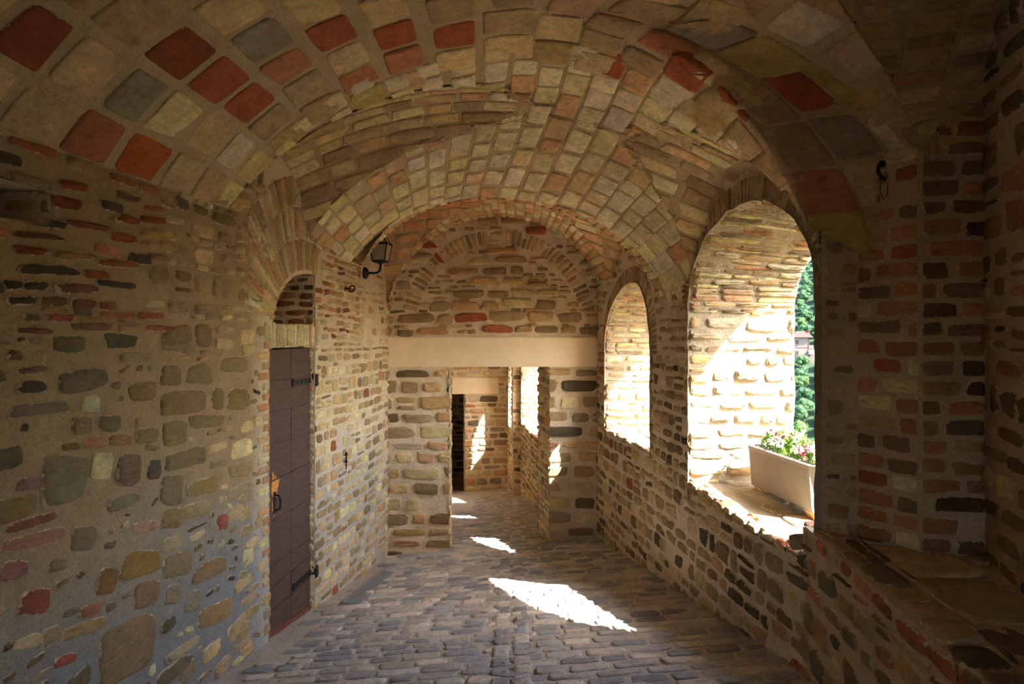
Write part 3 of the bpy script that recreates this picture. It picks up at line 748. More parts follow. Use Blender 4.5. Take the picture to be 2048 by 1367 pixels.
VCOL = [(440, 130, 45, 'r'), (545, 60, 45, 'r'), (355, 112, 40, 'd'), (415, 160, 45, 'r'), (480, 203, 42, 'r'), (525, 140, 40, 's'), (185, 220, 48, 'd'), (250, 262, 50, 'o'), (330, 285, 45, 'o'), (205, 312, 45, 'w'),
 (265, 345, 45, 'o'), (670, 90, 38, 'r'), (765, 80, 38, 'r'), (720, 130, 34, 's'), (785, 135, 34, 's'), (842, 92, 36, 's'), (915, 62, 30, 'r'), (100, 50, 90, 'd'), (1240, 115, 36, 'r'), (1445, 108, 42, 'r'), (1380, 150, 38, 'r'),
 (1585, 172, 44, 'r'), (1460, 240, 44, 'r'), (1690, 340, 40, 's'), (1330, 92, 34, 's'), (1660, 130, 46, 'y'), (1540, 112, 40, 'y'), (1660, 212, 40, 'y'), (1670, 450, 52, 'y'), (1600, 75, 40, 'p'), (640, 270, 34, 'p'),
 (460, 330, 36, 'p'), (1240, 182, 28, 'p'), (1340, 192, 30, 'p'), (730, 215, 28, 'y'), (1790, 230, 40, 'p'), (270, 170, 40, 'g'), (520, 100, 30, 'g'), (1420, 55, 40, 'g'), (1720, 260, 40, 'g')]
VC = dict(r=(176, 96, 60), d=(146, 78, 52), o=(190, 102, 52), s=(196, 132, 96), w=(178, 112, 82), y=(196, 174, 104), p=(222, 204, 172), g=(160, 148, 128))
def recolour(S, surf, lst):
    P = surf(S['u'], S['v']); ok = P[:, 1] > .5
    x = CX + F * P[:, 0] / np.maximum(P[:, 1], .5); y = HY - F * P[:, 2] / np.maximum(P[:, 1], .5)
    for (px, py, r, c) in lst:
        d = np.where(ok, np.hypot(x - px, y - py), 1e9); i = np.argmin(d)
        if d[i] < r * 1.5:
            S['col'][i] = srgb(*VC[c]) * 1.05
recolour(SV, main_vault, VCOL)
wm = lambda P: wob(P, .012, 12)
ceil_parts = [
 dict(surf=main_vault, flip=-1, dom=(-3.2, 5.9, 0, 5), res=.05, amp=.0028, S=SV, mcol=mc_vault,
      clips=(inside_walls, lambda P: P[:, 2] - z_cross(P) + .009, lambda P: P[:, 2] - z_niche(P), lambda P: -c_line(P) + .012 * fbm(P * 12, 4, 2))),
 dict(surf=cross_vault, flip=-1, dom=(-.1, 3.5, 0, 3), res=.045, amp=.003, K=14,
      S=tiles(-.1, 3.5, 0, 3, pal=('rubble', 'brickpale', 'tile'), w=(.8, 3, 3), h=(.09, .13), l=(.18, .36), jit=.035),
      clips=(inside_walls, lambda P: P[:, 2] - z_main(P) + .009, lambda P: -c_line(P))),
 dict(surf=niche_vault, flip=-1, dom=(0, 2.0, 0, 3), res=.05, amp=.004, mcol=mortar_near_dim, K=12,
      S=tiles(0, 2.0, 0, 3, pal=('tile', 'pier', 'rubble'), w=(2, 1, 1), h=(.20, .24), l=(.065, .085), axis='v', gap=.018),
      clips=(lambda P: P[:, 2] - z_main(P) + .009, lambda P: 2.4 - P[:, 0])),
 dict(surf=end_vault, flip=-1, dom=(5.1, 7.75, 0, 4), res=.05, amp=.003, K=12,
      S=tiles(5.1, 7.75, 0, 4, pal=('brickpale', 'orange'), w=(2, 1), h=(.07, .10), l=(.2, .3)),
      clips=(inside_walls, lambda P: P[:, 2] - z_cross3(P) + .009, lambda P: c_line(P) + .02)),
 dict(surf=cross3_vault, flip=-1, dom=(-.1, 2.9, 0, 2.6), res=.05, amp=.003, K=12,
      S=tiles(-.1, 2.9, 0, 2.6, pal=('orange', 'brickpale'), w=(4, 1), h=(.12, .14), l=(.24, .32)),
      clips=(inside_walls, lambda P: P[:, 2] - z_end(P) + .009, lambda P: c_line(P) + .02)),
]
for p_ in ceil_parts: p_['mcol'] = mc_vault
masonry('ceiling', ceil_parts, 'groin vaulted ceiling of square terracotta and pale tiles', 'vault', mats=(M_MORTAR, M_TILE))
# solid roof over everything
def slab(name, pts, z0, z1, mat, label, cat):
    n = len(pts); V = [(*p, z0) for p in pts] + [(*p, z1) for p in pts]
    me = bpy.data.meshes.new(name)
    me.from_pydata(V, [], [tuple(range(n))[::-1], tuple(range(n, 2 * n))] + [(i, (i + 1) % n, n + (i + 1) % n, n + i) for i in range(n)])
    me.materials.append(mat); o = bpy.data.objects.new(name, me); COL.objects.link(o)
    return tag(o, label, cat, None, 'structure')
M_PLASTER = simple_mat('lime_plaster', srgb(226, 205, 170), .9, nscale=6, namp=.07, bstr=.35, bdist=.004)
M_ROOF = simple_mat('roof_screed', srgb(150, 130, 105), .95)
slab('roof', [(-3.2, -3.3), (3.2, -3.3), (3.0, 3.5), (wallR(20) + .85, 20.6), (-3.2, 20.6)], 2.35, 2.55, M_ROOF, 'roof above the vaults', 'roof')
slab('ceiling_far', [(-2.2, 7.9), (wallR(7.9) + .02, 7.9), (wallR(19.9) + .02, 19.9), (-2.2, 19.9)], .62, .8, M_PLASTER, 'plain ceiling beyond the end wall', 'ceiling')

# ------------------------------------------------------------------ end wall with its lintel, and the rooms beyond
re_ = np.random.default_rng(29)
EY = 7.7; OX0, OX1, OZ = -.705, .425, -.35
def s_end(u, v): return np.stack([u, EY + 0 * u, v + 0 * u], -1)
def f_open(P): return np.maximum.reduce([OX0 - P[:, 0], P[:, 0] - OX1, P[:, 2] - OZ]) + wob(P, .016, 12)
E1 = rows(re_, -1.5, 1.1, -2.6, -.36, pal=('far', 'rubble', 'rubbledark', 'red'), w=(4, 2, 1, .1), h=(.10, .2), l=(.18, .5), gap=.03, var=.16, miss=.05, split=.15, jit=.045, hgt=(.012, .026), rotj=.03)
E2 = rows(re_, -1.5, 1.1, .0, 1.45, pal=('far', 'rubble', 'red'), w=(4, 2.4, .25), h=(.095, .145), l=(.18, .46), gap=.020, var=.12, miss=.02, split=.1, jit=.05, hgt=(.014, .03), rotj=.025, wave=.02)
rg_ = []
for A in np.arange(12, 169, 3.6):
    a = math.radians(A)
    if 86 < A < 97: continue
    rg_.append((-.15 + 1.02 * math.cos(a), .08 + 1.03 * math.sin(a), .17, .05, a))
rg_ = np.array(rg_); n = len(rg_)
ER = dict(u=rg_[:, 0], v=rg_[:, 1], hw=rg_[:, 2] / 2, hh=rg_[:, 3] / 2, rot=rg_[:, 4], pw=np.full(n, .3), jit=np.full(n, .05), h=re_.uniform(.003, .012, n), tilt=np.full(n, .04), bumpy=.2, col=pick(re_, n, 'rubble', 'orange', 'red', w=(4, 1, .25)))
EM = merge(drop_under(merge(E1, E2), ER, -.01), ER)
E3 = drop_under(rows(re_, -1.5, 1.1, .0, 1.45, pal=('far', 'rubble', 'red'), w=(4, 3, .5), h=(.05, .075), l=(.08, .2), gap=.014, var=.2, miss=.12, jit=.05, hgt=(.008, .02), rotj=.05), EM, -.012)
EM = merge(EM, E3)
ep = [dict(surf=s_end, flip=1, dom=(-1.55, 1.15, -2.7, 1.5), res=.045, amp=.010, S=EM, clips=(f_open,))]
for (X, dx, fl) in ((OX0, -.05, -1), (OX1, -.10, 1)):
    d = np.array([dx, .65, 0]); L = np.linalg.norm(d)
    ep.append(dict(surf=s_plane((X, EY - .01, 0), d / L, (0, 0, 1)), trim=(.004, L), flip=fl, dom=(0, L, -2.7, -.33), res=.045, amp=.012, S=rows(re_, 0, L, -2.7, -.35, pal=('far', 'rubble'), h=(.08, .15), l=(.14, .3), jit=.05, hgt=(.01, .022))))
ep.append(dict(surf=s_plane((OX0 - .1, EY, OZ), (1, 0, 0), (0, 1, 0)), flip=-1, dom=(0, 1.4, 0, .7), res=.08, amp=.003))
# back face of the end wall
ep.append(dict(surf=lambda u, v: np.stack([u, EY + .64 + 0 * u, v + 0 * u], -1), flip=-1, ref=(0, 12, 0), dom=(-2.2, 1.15, -2.8, 1.2), res=.06, amp=.008,
               clips=(lambda P: np.maximum.reduce([OX0 - .05 - P[:, 0], P[:, 0] - OX1 + .1, P[:, 2] - OZ]),)))
masonry('wall_end', ep, 'coursed sandstone end wall with a doorway-like opening', 'wall')
def s_far(u, v): return np.stack([u, 16.5 + 0 * u, v + 0 * u], -1)
FO = (-1.56, -1.137, -1.40)
def f_faropen(P): return np.maximum.reduce([FO[0] - P[:, 0], P[:, 0] - FO[1], P[:, 2] - FO[2]]) + wob(P, .02, 8)
fp = [dict(surf=s_far, flip=1, dom=(-2.3, .1, -3.9, .7), res=.06, amp=.014, S=rows(re_, -2.3, .1, -3.9, .7, pal=('far', 'white', 'rubbledark', 'red'), w=(4, 2, 1, .2), h=(.10, .2), l=(.2, .5), gap=.03, miss=.05, jit=.05, hgt=(.012, .03), K=10) if False else
           rows(re_, -2.3, .1, -3.9, .7, pal=('far', 'white', 'rubbledark', 'red'), w=(4, 2, 1, .2), h=(.10, .2), l=(.2, .5), gap=.03, miss=.05, jit=.05, hgt=(.012, .03)), K=10, clips=(f_faropen,))]
fp.append(dict(surf=s_plane((FO[1], 16.48, 0), (-.06, .4, 0), (0, 0, 1)), flip=1, dom=(0, 1, -3.9, -1.4), res=.06, amp=.01))
fp.append(dict(surf=s_plane((FO[0], 16.48, 0), (0, .4, 0), (0, 0, 1)), flip=-1, dom=(0, 1, -3.9, -1.4), res=.06, amp=.01))
fp.append(dict(surf=lambda u, v: np.stack([u, 19.3 + 0 * u, v + 0 * u], -1), flip=1, dom=(-2.3, .3, -4.4, .7), res=.08, amp=.014, K=10,
               S=rows(re_, -2.3, .3, -4.4, .7, pal=('far', 'rubbledark'), h=(.10, .2), l=(.2, .5), gap=.03, jit=.05, hgt=(.012, .03))))
masonry('wall_far', fp, 'far rubble wall beyond the end opening with a narrow doorway', 'wall')
masonry('wall_left_far', [dict(surf=lambda u, v: np.stack([-1.9 + 0 * u, u, v + 0 * u], -1), flip=-1, dom=(8.2, 19.4, -4.2, .8), res=.08, amp=.012, K=10,
        S=rows(re_, 8.2, 19.4, -4.0, .8, pal=('far', 'rubble'), h=(.10, .18), l=(.2, .45), gap=.03, jit=.05))], 'left wall of the far passage', 'wall')
def solid_box(name, x0, x1, y0, y1, z0, z1, mat, bev=.006, parent=None):
    bm = bmesh.new(); bmesh.ops.create_cube(bm, size=1)
    for v in bm.verts: v.co = Vector((x0 + (x1 - x0) * (v.co.x + .5), y0 + (y1 - y0) * (v.co.y + .5), z0 + (z1 - z0) * (v.co.z + .5)))
    if bev: bmesh.ops.bevel(bm, geom=bm.edges[:], offset=bev, segments=2, affect='EDGES')
    me = bpy.data.meshes.new(name); bm.to_mesh(me); bm.free(); me.materials.append(mat)
    o = bpy.data.objects.new(name, me); COL.objects.link(o)
    if parent: o.parent = parent
    return o
tag(solid_box('trim_1', -1.45, 1.02, EY - .022, EY + .3, OZ, -.012, M_PLASTER, .012), 'long pale plastered lintel beam across the end wall', 'lintel', None, 'structure')
tag(solid_box('trim_2', -1.75, -.32, 16.46, 16.7, -1.41, -1.01, M_PLASTER, .015), 'short pale plastered lintel over the far doorway', 'lintel', None, 'structure')
pf = []
for (o_, d_, L, pal) in (((.19, 14.0, 0), (-1, 0, 0), .17, 'far'), ((.02, 14.0, 0), (-.05, 1, 0), .55, 'far')):
    pf.append(dict(surf=s_plane(o_, d_, (0, 0, 1)), trim=(.004, L - .004), flip=1 if d_[0] == 1 else -1, dom=(0, L, -3.8, .7), res=.06, amp=.012, K=10, S=rows(re_, 0, L, -3.8, .7, pal=(pal, 'rubbledark'), w=(3, 1), h=(.1, .16), l=(.12, .3), gap=.03, jit=.05)))
masonry('pillar_far', pf, 'narrow stone pilaster between the far openings', 'pillar')
slab('wall_seal_left', [(-3.25, -3.3), (-3.05, -3.3), (-3.05, 20.6), (-3.25, 20.6)], -4.5, 2.4, M_ROOF, 'unseen slab on the left, added to seal out stray daylight', 'wall')  # out-of-view slab, added to keep sky light out of the wall gaps
slab('wall_seal_right', [(2.36, -3.3), (2.46, -3.3), (2.46, 2.98), (2.36, 2.98)], -4.5, 2.4, M_ROOF, 'unseen slab behind the niche, added to seal out leaking sun', 'wall')  # out-of-view slab, added to stop sun leaking in at the niche corner
# rear end of the passage; its opening is added to let daylight reach the pier
masonry('wall_back', [dict(surf=lambda u, v: np.stack([u, -3.1 + 0 * u, v + 0 * u], -1), flip=-1, dom=(-2.8, 2.6, -1.8, 2.2), res=.08, amp=.012, clips=(lambda P: np.maximum(np.abs(P[:, 0] + .3) - .42, P[:, 2] - .25 - .3 * ell(P[:, 0] + .3, .42)),))], 'rear wall of the passage with an opening added for daylight', 'wall')

# ================================================================== things
def empty(name, loc, rz=0.0, label=None, cat=None, group=None):
    o = bpy.data.objects.new(name, None); COL.objects.link(o); o.location = loc; o.rotation_euler = (0, 0, rz); o.empty_display_size = .1
    return tag(o, label, cat, group)

class MB:
    """collects shapes, builds ONE mesh object"""
    def __init__(self): self.bm = bmesh.new()
    def box(self, x0, x1, y0, y1, z0, z1, bev=0.0, M=None):
        b = bmesh.new(); bmesh.ops.create_cube(b, size=1)
        for v in b.verts: v.co = Vector((x0 + (x1 - x0) * (v.co.x + .5), y0 + (y1 - y0) * (v.co.y + .5), z0 + (z1 - z0) * (v.co.z + .5)))
        if bev: bmesh.ops.bevel(b, geom=b.edges[:], offset=bev, segments=2, affect='EDGES')
        if M is not None: b.transform(M)
        self.add(b); return self
    def add(self, b):
        me = bpy.data.meshes.new('t'); b.to_mesh(me); b.free(); self.bm.from_mesh(me); bpy.data.meshes.remove(me)
    def quadface(self, pts):
        self.bm.faces.new([self.bm.verts.new(p) for p in pts]); return self
    def tube(self, pts, r, seg=10, cap=True):
        pts = [Vector(p) for p in pts]; rs = r if isinstance(r, (list, tuple)) else [r] * len(pts); prev = None; rings = []
        for i, p in enumerate(pts):
            d = (pts[min(i + 1, len(pts) - 1)] - pts[max(i - 1, 0)]).normalized()
            if prev is None:
                a = d.orthogonal().normalized()
            else:
                a = (prev - d * prev.dot(d)).normalized()
            prev = a; b = d.cross(a)
            rings.append([self.bm.verts.new(p + (a * math.cos(t) + b * math.sin(t)) * rs[i]) for t in [2 * math.pi * k / seg for k in range(seg)]])
        for q, w in zip(rings[:-1], rings[1:]):
            for k in range(seg): self.bm.faces.new((q[k], q[(k + 1) % seg], w[(k + 1) % seg], w[k]))
        if cap:
            self.bm.faces.new(rings[0][::-1]); self.bm.faces.new(rings[-1])
        return self
    def lathe(self, prof, seg=20, axis='z', at=(0, 0, 0)):
        rings = []
        for r, h in prof:
            ring = []
            for k in range(seg):
                t = 2 * math.pi * k / seg; c, s = r * math.cos(t), r * math.sin(t)
                p = (c, s, h) if axis == 'z' else (h, c, s)
                ring.append(self.bm.verts.new(Vector(p) + Vector(at)))
            rings.append(ring)
        for q, w in zip(rings[:-1], rings[1:]):
            for k in range(seg): self.bm.faces.new((q[k], q[(k + 1) % seg], w[(k + 1) % seg], w[k]))
        self.bm.faces.new(rings[0][::-1]); self.bm.faces.new(rings[-1]); return self
    def build(self, name, mat, parent=None, smooth=False, loc=None):
        bmesh.ops.recalc_face_normals(self.bm, faces=self.bm.faces[:])
        me = bpy.data.meshes.new(name); self.bm.to_mesh(me); self.bm.free()
        if smooth: me.polygons.foreach_set('use_smooth', [True] * len(me.polygons))
        me.materials.append(mat); o = bpy.data.objects.new(name, me); COL.objects.link(o)
        if parent: o.parent = parent
        if loc: o.location = loc
        return o

M_IRON = simple_mat('black_iron', srgb(38, 35, 34), .55, .4, nscale=60, namp=.35, bstr=.3, bdist=.001)
M_RUST = simple_mat('rusty_iron', srgb(58, 46, 38), .8, .3, nscale=60, namp=.4, bstr=.5, bdist=.001)
M_DOOR = simple_mat('old_dark_wood', srgb(76, 56, 48), .62, 0, nscale=6, namp=.5, bstr=.5, bdist=.002, stretch=(6, 1.2, 9))
M_DOOR2 = simple_mat('worn_bare_wood', srgb(196, 132, 62), .75, 0, nscale=14, namp=.5, bstr=.4, bdist=.002, stretch=(3, 1, 6))
M_STEEL = simple_mat('galvanised_steel', srgb(150, 156, 160), .45, .6, nscale=40, namp=.15, bstr=.1, bdist=.001)
M_POT = simple_mat('pale_cast_concrete', srgb(148, 141, 131), .85, 0, nscale=160, namp=.08, bstr=.35, bdist=.0015)
M_FOOT = simple_mat('stained_concrete', srgb(206, 172, 124), .85, 0, nscale=20, namp=.25, bstr=.3, bdist=.002)
M_SOIL = simple_mat('dark_soil', srgb(66, 50, 38), .95, 0, nscale=60, namp=.4, bstr=.6, bdist=.006)
M_LEAF = simple_mat('petunia_leaf', srgb(112, 150, 60), .55, 0, nscale=30, namp=.3, bstr=0)
M_PINK = simple_mat('pink_petal', srgb(230, 128, 148), .6, 0, nscale=60, namp=.2, bstr=0)
M_WHITE = simple_mat('white_petal', srgb(236, 234, 236), .6, 0, nscale=60, namp=.06, bstr=0)
M_GLASS, _nt, _b = new_mat('frosted_lamp_glass')
_b.inputs['Base Color'].default_value = (*srgb(176, 172, 146), 1); _b.inputs['Roughness'].default_value = .35; _b.inputs['Transmission Weight'].default_value = .5; _b.inputs['Specular IOR Level'].default_value = .5
_nz = noise_node(_nt, N(_nt, 'ShaderNodeTexCoord').outputs['Object'], 25, 3); bump(_nt, _b, _nz, .15, .002)

# ------------------------------------------------------------------ door
ANGL = -math.atan2(.107, 1)      # local y runs along the left wall, local x out of it into the passage
def lwall(Y, z, out=0.0): return Vector((wallL(Y), Y, z)) - Vector(inn) * out
dr = empty('door_1', lwall(4.80, -2.13, -.032), ANGL, 'narrow dark brown plank door with iron strap hinges in the left wall', 'door')
dr['kind'] = 'structure'
DW = .80
zl = [-.10, -.338, -.5625, -.7975, -1.05, -1.342, -1.666, -1.816, -1.99, -2.16]
lf = MB()
def dbot(y, z): return z - .085 * y / DW if z < -2.1 else z
for i in range(len(zl) - 1):
    for (y0, y1) in ((0.0, .432), (.436, DW)):
        b = bmesh.new(); bmesh.ops.create_cube(b, size=1)
        dx = float(RNG.uniform(-.002, .002))
        for v in b.verts:
            y = y0 + (y1 - y0) * (v.co.y + .5); z = zl[i] if v.co.z > 0 else zl[i + 1] + .004
            v.co = Vector(((-.045 if v.co.x < 0 else .0 + dx), y, dbot(y, z) + 2.13))
        bmesh.ops.bevel(b, geom=b.edges[:], offset=.003, segments=1, affect='EDGES'); lf.add(b)
lf.build('door_leaf', M_DOOR, dr)
rm = MB()
for i in range(1, len(zl) - 1):
    for (y0, y1) in ((.005, .428), (.440, DW - .005)):
        rm.box(-.004, .007, y0, y1, zl[i] + 2.13 - .002, zl[i] + 2.13 + .012, .003)
rm.build('moulding', M_DOOR, dr)
kb = MB().box(-.01, .012, .0, DW, .0, .06, .004)
for v in kb.bm.verts: v.co.z = v.co.z - .10 * v.co.y / DW - .035
kick = kb.build('kick_board', simple_mat('red_brown_wood', srgb(104, 62, 46), .7, 0, nscale=8, namp=.45, bstr=.5, bdist=.002, stretch=(6, 1, 9)), dr)
for z in (-.365, -1.94):
    h = MB().box(.0, .012, .47, DW + .02, z + 2.13 - .022, z + 2.13 + .022, .003)
    h.lathe([(.0, .0), (.03, .001), (.03, .011), (.0, .012)], 14, 'x', (0.0, .47, z + 2.13))
    ho = h.build('strap_hinge', M_IRON, dr); ho['label'] = 'upper black strap hinge' if z > -1 else 'lower black strap hinge'
    MB().tube([(.02, DW + .015, z + 2.13 - .06), (.02, DW + .015, z + 2.13 + .06)], .018, 10).box(.0, .05, DW + .0, DW + .055, z + 2.13 - .05, z + 2.13 + .05, .004).build('pintle', M_IRON, ho)
    nm = MB()
    for y in (.52, .60, .68, .76): nm.lathe([(.009, .011), (.007, .017), (.002, .019)], 8, 'x', (0, y, z + 2.13))
    nm.build('rivet', M_IRON, ho)
# worn bare wood round the handle
wp = bmesh.new(); vs = []
for k in range(26):
    a = 2 * math.pi * k / 26; rr_ = 1 + .35 * math.sin(3 * a + 1) + .22 * math.sin(7 * a)
    vs.append(wp.verts.new((.0025, .150 + .05 * rr_ * math.cos(a), 1.0 + .13 * rr_ * math.sin(a) + .03 * math.cos(a))))
wp.faces.new(vs); g = bmesh.ops.extrude_face_region(wp, geom=wp.faces[:])
for v in [x for x in g['geom'] if isinstance(x, bmesh.types.BMVert)]: v.co.x -= .004
w_ = MB(); w_.add(wp); w_.build('worn_patch', M_DOOR2, dr)
hd = MB().box(.0, .008, .125, .165, .84, 1.0, .002)
hd.tube([(.006, .145, .98), (.04, .145, .97), (.05, .145, .93), (.045, .145, .88), (.006, .145, .86)], .008, 8)
hd.build('handle', M_RUST, dr)
MB().lathe([(.016, .0), (.016, .004), (.006, .005)], 12, 'x', (.002, .15, 1.10)).build('keyhole_plate', simple_mat('brass', srgb(200, 150, 70), .4, .7), dr)

# ------------------------------------------------------------------ wall lantern
LY, LZ = 6.86, .60
ln_ = empty('wall_lantern', lwall(LY, LZ, .02), ANGL, 'black iron wall lantern with frosted panes above the far left wall', 'lantern')
MB().lathe([(.058, -.02), (.058, .004), (.05, .012), (.03, .018), (.02, .03)], 20, 'x', (0, 0, .03)).build('wall_plate', M_IRON, ln_, True)
bp = [(.02, 0, .03)] + [(.10 + .05 * math.sin(t), 0, .08 - .05 * math.cos(t)) for t in np.linspace(0, math.pi / 2, 7)] + [(.15, 0, .125)]
MB().tube(bp, .011, 10).build('bracket', M_IRON, ln_, True)
def lantern_ring(m, z0, s0, z1, s1, t=.007):
    for sx, sy in ((1, 1), (1, -1), (-1, 1), (-1, -1)): m.tube([(.15 + sx * s0, sy * s0, z0), (.15 + sx * s1, sy * s1, z1)], t, 6)
def square(m, z, s, t=.008):
    c = [(.15 + s, s, z), (.15 + s, -s, z), (.15 - s, -s, z), (.15 - s, s, z)]
    for k in range(4): m.tube([c[k], c[(k + 1) % 4]], t, 6)
fr = MB(); z0, z1, z2 = .145, .315, .40; s0, s1, s2 = .062, .092, .038
lantern_ring(fr, z0, s0, z1, s1); lantern_ring(fr, z1, s1, z2, s2); square(fr, z0, s0); square(fr, z1, s1, .010); square(fr, z2, s2)
fr.box(.15 - s0, .15 + s0, -s0, s0, z0 - .012, z0, .003).lathe([(.012, .11), (.03, .135), (.03, .14)], 12, 'z', (.15, 0, 0))
fr.box(.15 - s2 - .006, .15 + s2 + .006, -s2 - .006, s2 + .006, z2, z2 + .012, .003)
fr.lathe([(.03, z2 + .012), (.012, z2 + .03), (.016, z2 + .04), (.003, z2 + .058)], 12, 'z', (.15, 0, 0))
fr.build('lantern_frame', M_IRON, ln_)
gl = MB()
for (a, sa, b, sb) in ((z0, s0, z1, s1), (z1, s1, z2, s2)):
    for k in range(4):
        c, s = [(1, 0), (0, 1), (-1, 0), (0, -1)][k]
        def P_(q, ss, z): return (.15 + c * ss - s * q, s * ss + c * q, z)
        gl.quadface([P_(-sa, sa, a), P_(sa, sa, a), P_(sb, sb, b), P_(-sb, sb, b)])
gl.build('lantern_glass', M_GLASS, ln_)
MB().lathe([(.012, .15), (.014, .19), (.026, .225), (.022, .26), (.004, .275)], 14, 'z', (.15, 0, 0)).build('bulb', M_WHITE, ln_, True)

# ------------------------------------------------------------------ flower trough on the sill
ANGR = math.atan2(.124, 1)
PL, PW_, PH = .83, .34, .335
nearc = Vector((1.775, 4.05, -1.108))
pt_ = empty('flower_trough', nearc, ANGR, 'ribbed off-white concrete flower trough on the window sill', 'planter')
def trough_outline(inset, fl):
    pts = []
    # long side facing the passage (x = inset), then far end, outer side, near end; corners chamfered
    ch = .03
    nfl = 31
    ys = np.linspace(ch, PL - ch, nfl * 4 + 1)
    for k, y in enumerate(ys): pts.append((inset - fl * (.5 + .5 * math.cos(2 * math.pi * k / 4)) if 3 < k < len(ys) - 4 else inset, y))
    pts += [(inset + ch, PL - inset), (PW_ - inset - ch, PL - inset)]
    for k, y in enumerate(ys[::-1]): pts.append((PW_ - inset + (fl * (.5 + .5 * math.cos(2 * math.pi * k / 4)) if 3 < k < len(ys) - 4 else 0), y))
    pts += [(PW_ - inset - ch, inset), (inset + ch, inset)]
    return pts
tb = bmesh.new(); loops = []
for (z, ins, fl) in ((.045, .040, 0), (.055, .026, .0), (.075, .022, .004), (PH - .035, .004, .004), (PH - .03, .002, 0), (PH - .004, -.004, 0), (PH, .0, 0), (PH, .022, 0), (PH - .05, .03, 0)):
    loops.append([tb.verts.new((x, y, z)) for x, y in trough_outline(ins, fl)])
for a, b in zip(loops[:-1], loops[1:]):
    n = len(a)
    for k in range(n): tb.faces.new((a[k], a[(k + 1) % n], b[(k + 1) % n], b[k]))
tb.faces.new(loops[0][::-1])
m_ = MB(); m_.add(tb); m_.build('trough_body', M_POT, pt_)
sb = MB(); sb.bm.faces.new([sb.bm.verts.new((x, y, PH - .045 + .006 * math.sin(40 * x + 23 * y))) for x, y in trough_outline(.031, 0)]); sb.build('soil', M_SOIL, pt_)
for y0 in (.035, PL - .155):
    f = bmesh.new(); bmesh.ops.create_cube(f, size=1)
    for v in f.verts:
        top = v.co.z > 0; e = 0 if top else .022
        v.co = Vector(((.035 + e if v.co.x < 0 else PW_ - .035 - e), (y0 + e * .4 if v.co.y < 0 else y0 + .12 - e), (.052 if top else -.012)))
    bmesh.ops.bevel(f, geom=f.edges[:], offset=.008, segments=2, affect='EDGES')
    m_ = MB(); m_.add(f); m_.build('foot', M_FOOT, pt_)
def leaf_quads(m, c, rx, ry, rz, n, size, rng, droop=.2):
    for _ in range(n):
        d = rng.normal(0, 1, 3); d /= np.linalg.norm(d); d[2] = abs(d[2]) * .95 - droop * rng.random()
        q = rng.uniform(.45, 1) ** .6
        p = Vector((c[0] + d[0] * rx * q, c[1] + d[1] * ry * q, c[2] + d[2] * rz * q))
        nrm = Vector(d + rng.normal(0, .6, 3)).normalized(); a = nrm.orthogonal().normalized(); b = nrm.cross(a); t = rng.uniform(0, 6.28)
        a, b = a * math.cos(t) + b * math.sin(t), b * math.cos(t) - a * math.sin(t)
        s = size * rng.uniform(.6, 1.3)
        pts = [p - a * s, p - a * s * .35 + b * s * .42 + nrm * s * .1, p + a * s * .45 + b * s * .34, p + a * s * 1.05 - nrm * s * .12, p + a * s * .45 - b * s * .34, p - a * s * .35 - b * s * .42 + nrm * s * .1]
        m.quadface(pts)
def blossom(m, c, r, rng, up):
    up = (Vector(up) + Vector(rng.normal(0, .3, 3))).normalized(); a = up.orthogonal().normalized(); b = up.cross(a)
    ring = []
    for k in range(15):
        t = 2 * math.pi * k / 15; q = r * (1 + .16 * math.cos(5 * t)); ring.append((a * math.cos(t) + b * math.sin(t), q))
    cv = m.bm.verts.new(Vector(c) - up * r * .5)
    mid = [m.bm.verts.new(Vector(c) + d * q * .45) for d, q in ring]; out = [m.bm.verts.new(Vector(c) + d * q + up * (r * .12 * math.sin(3 * k))) for k, (d, q) in enumerate(ring)]
    for k in range(15):
        j = (k + 1) % 15
        m.bm.faces.new((cv, mid[k], mid[j])); m.bm.faces.new((mid[k], out[k], out[j], mid[j]))
fr_ = np.random.default_rng(77)
for (y, hgt_, lab, cols) in ((.70, .10, 'small white and pink petunia at the far end of the trough', 'wwpw'), (.52, .17, 'tall petunia with white blooms and a pink head in the trough middle', 'wwwpppwp'),
                             (.30, .11, 'leafy green petunia with few blooms in front of the pink one', 'pwp'), (.12, .13, 'petunia with salmon pink and white blooms at the near end of the trough', 'ppwwpwpp')):
    base = nearc + Vector((PW_ / 2 * math.cos(ANGR) - y * math.sin(ANGR), PW_ / 2 * math.sin(ANGR) + y * math.cos(ANGR), PH - .045))
    pl = empty('petunia_plant', base, ANGR, lab, 'flower', 'petunias in the trough')
    m = MB(); leaf_quads(m, (0, 0, .045), .125, .105, hgt_ + .02, 230, .021, fr_, .15); m.build('foliage', M_LEAF, pl)
    m = MB()
    for k in range(9):
        a = fr_.uniform(0, 6.28); q = fr_.uniform(.03, .1)
        m.tube([(0, 0, 0), (q * .5 * math.cos(a), q * .5 * math.sin(a), hgt_ * .5), (q * math.cos(a), q * math.sin(a), hgt_ * fr_.uniform(.7, 1))], .0025, 5)
    m.build('stem', M_LEAF, pl)
    for k, cl in enumerate(cols):
        a = fr_.uniform(1.8, 5.2); q = fr_.uniform(.02, .125); m = MB()
        p = (q * math.cos(a), q * math.sin(a) * .9, .03 + hgt_ * fr_.uniform(.55, 1.1) * (1 - .35 * q / .125))
        if cl == 'p':
            for _ in range(4): blossom(m, (p[0] + fr_.normal(0, .012), p[1] + fr_.normal(0, .014), p[2] + fr_.normal(.008, .008)), .016, fr_, (p[0] * 4 - .5, p[1] * 4 - .3, .7))
        else: blossom(m, p, .032, fr_, (p[0] * 4 - .8, p[1] * 4 - .5, .6))
        m.build('blossom', M_PINK if cl == 'p' else M_WHITE, pl)

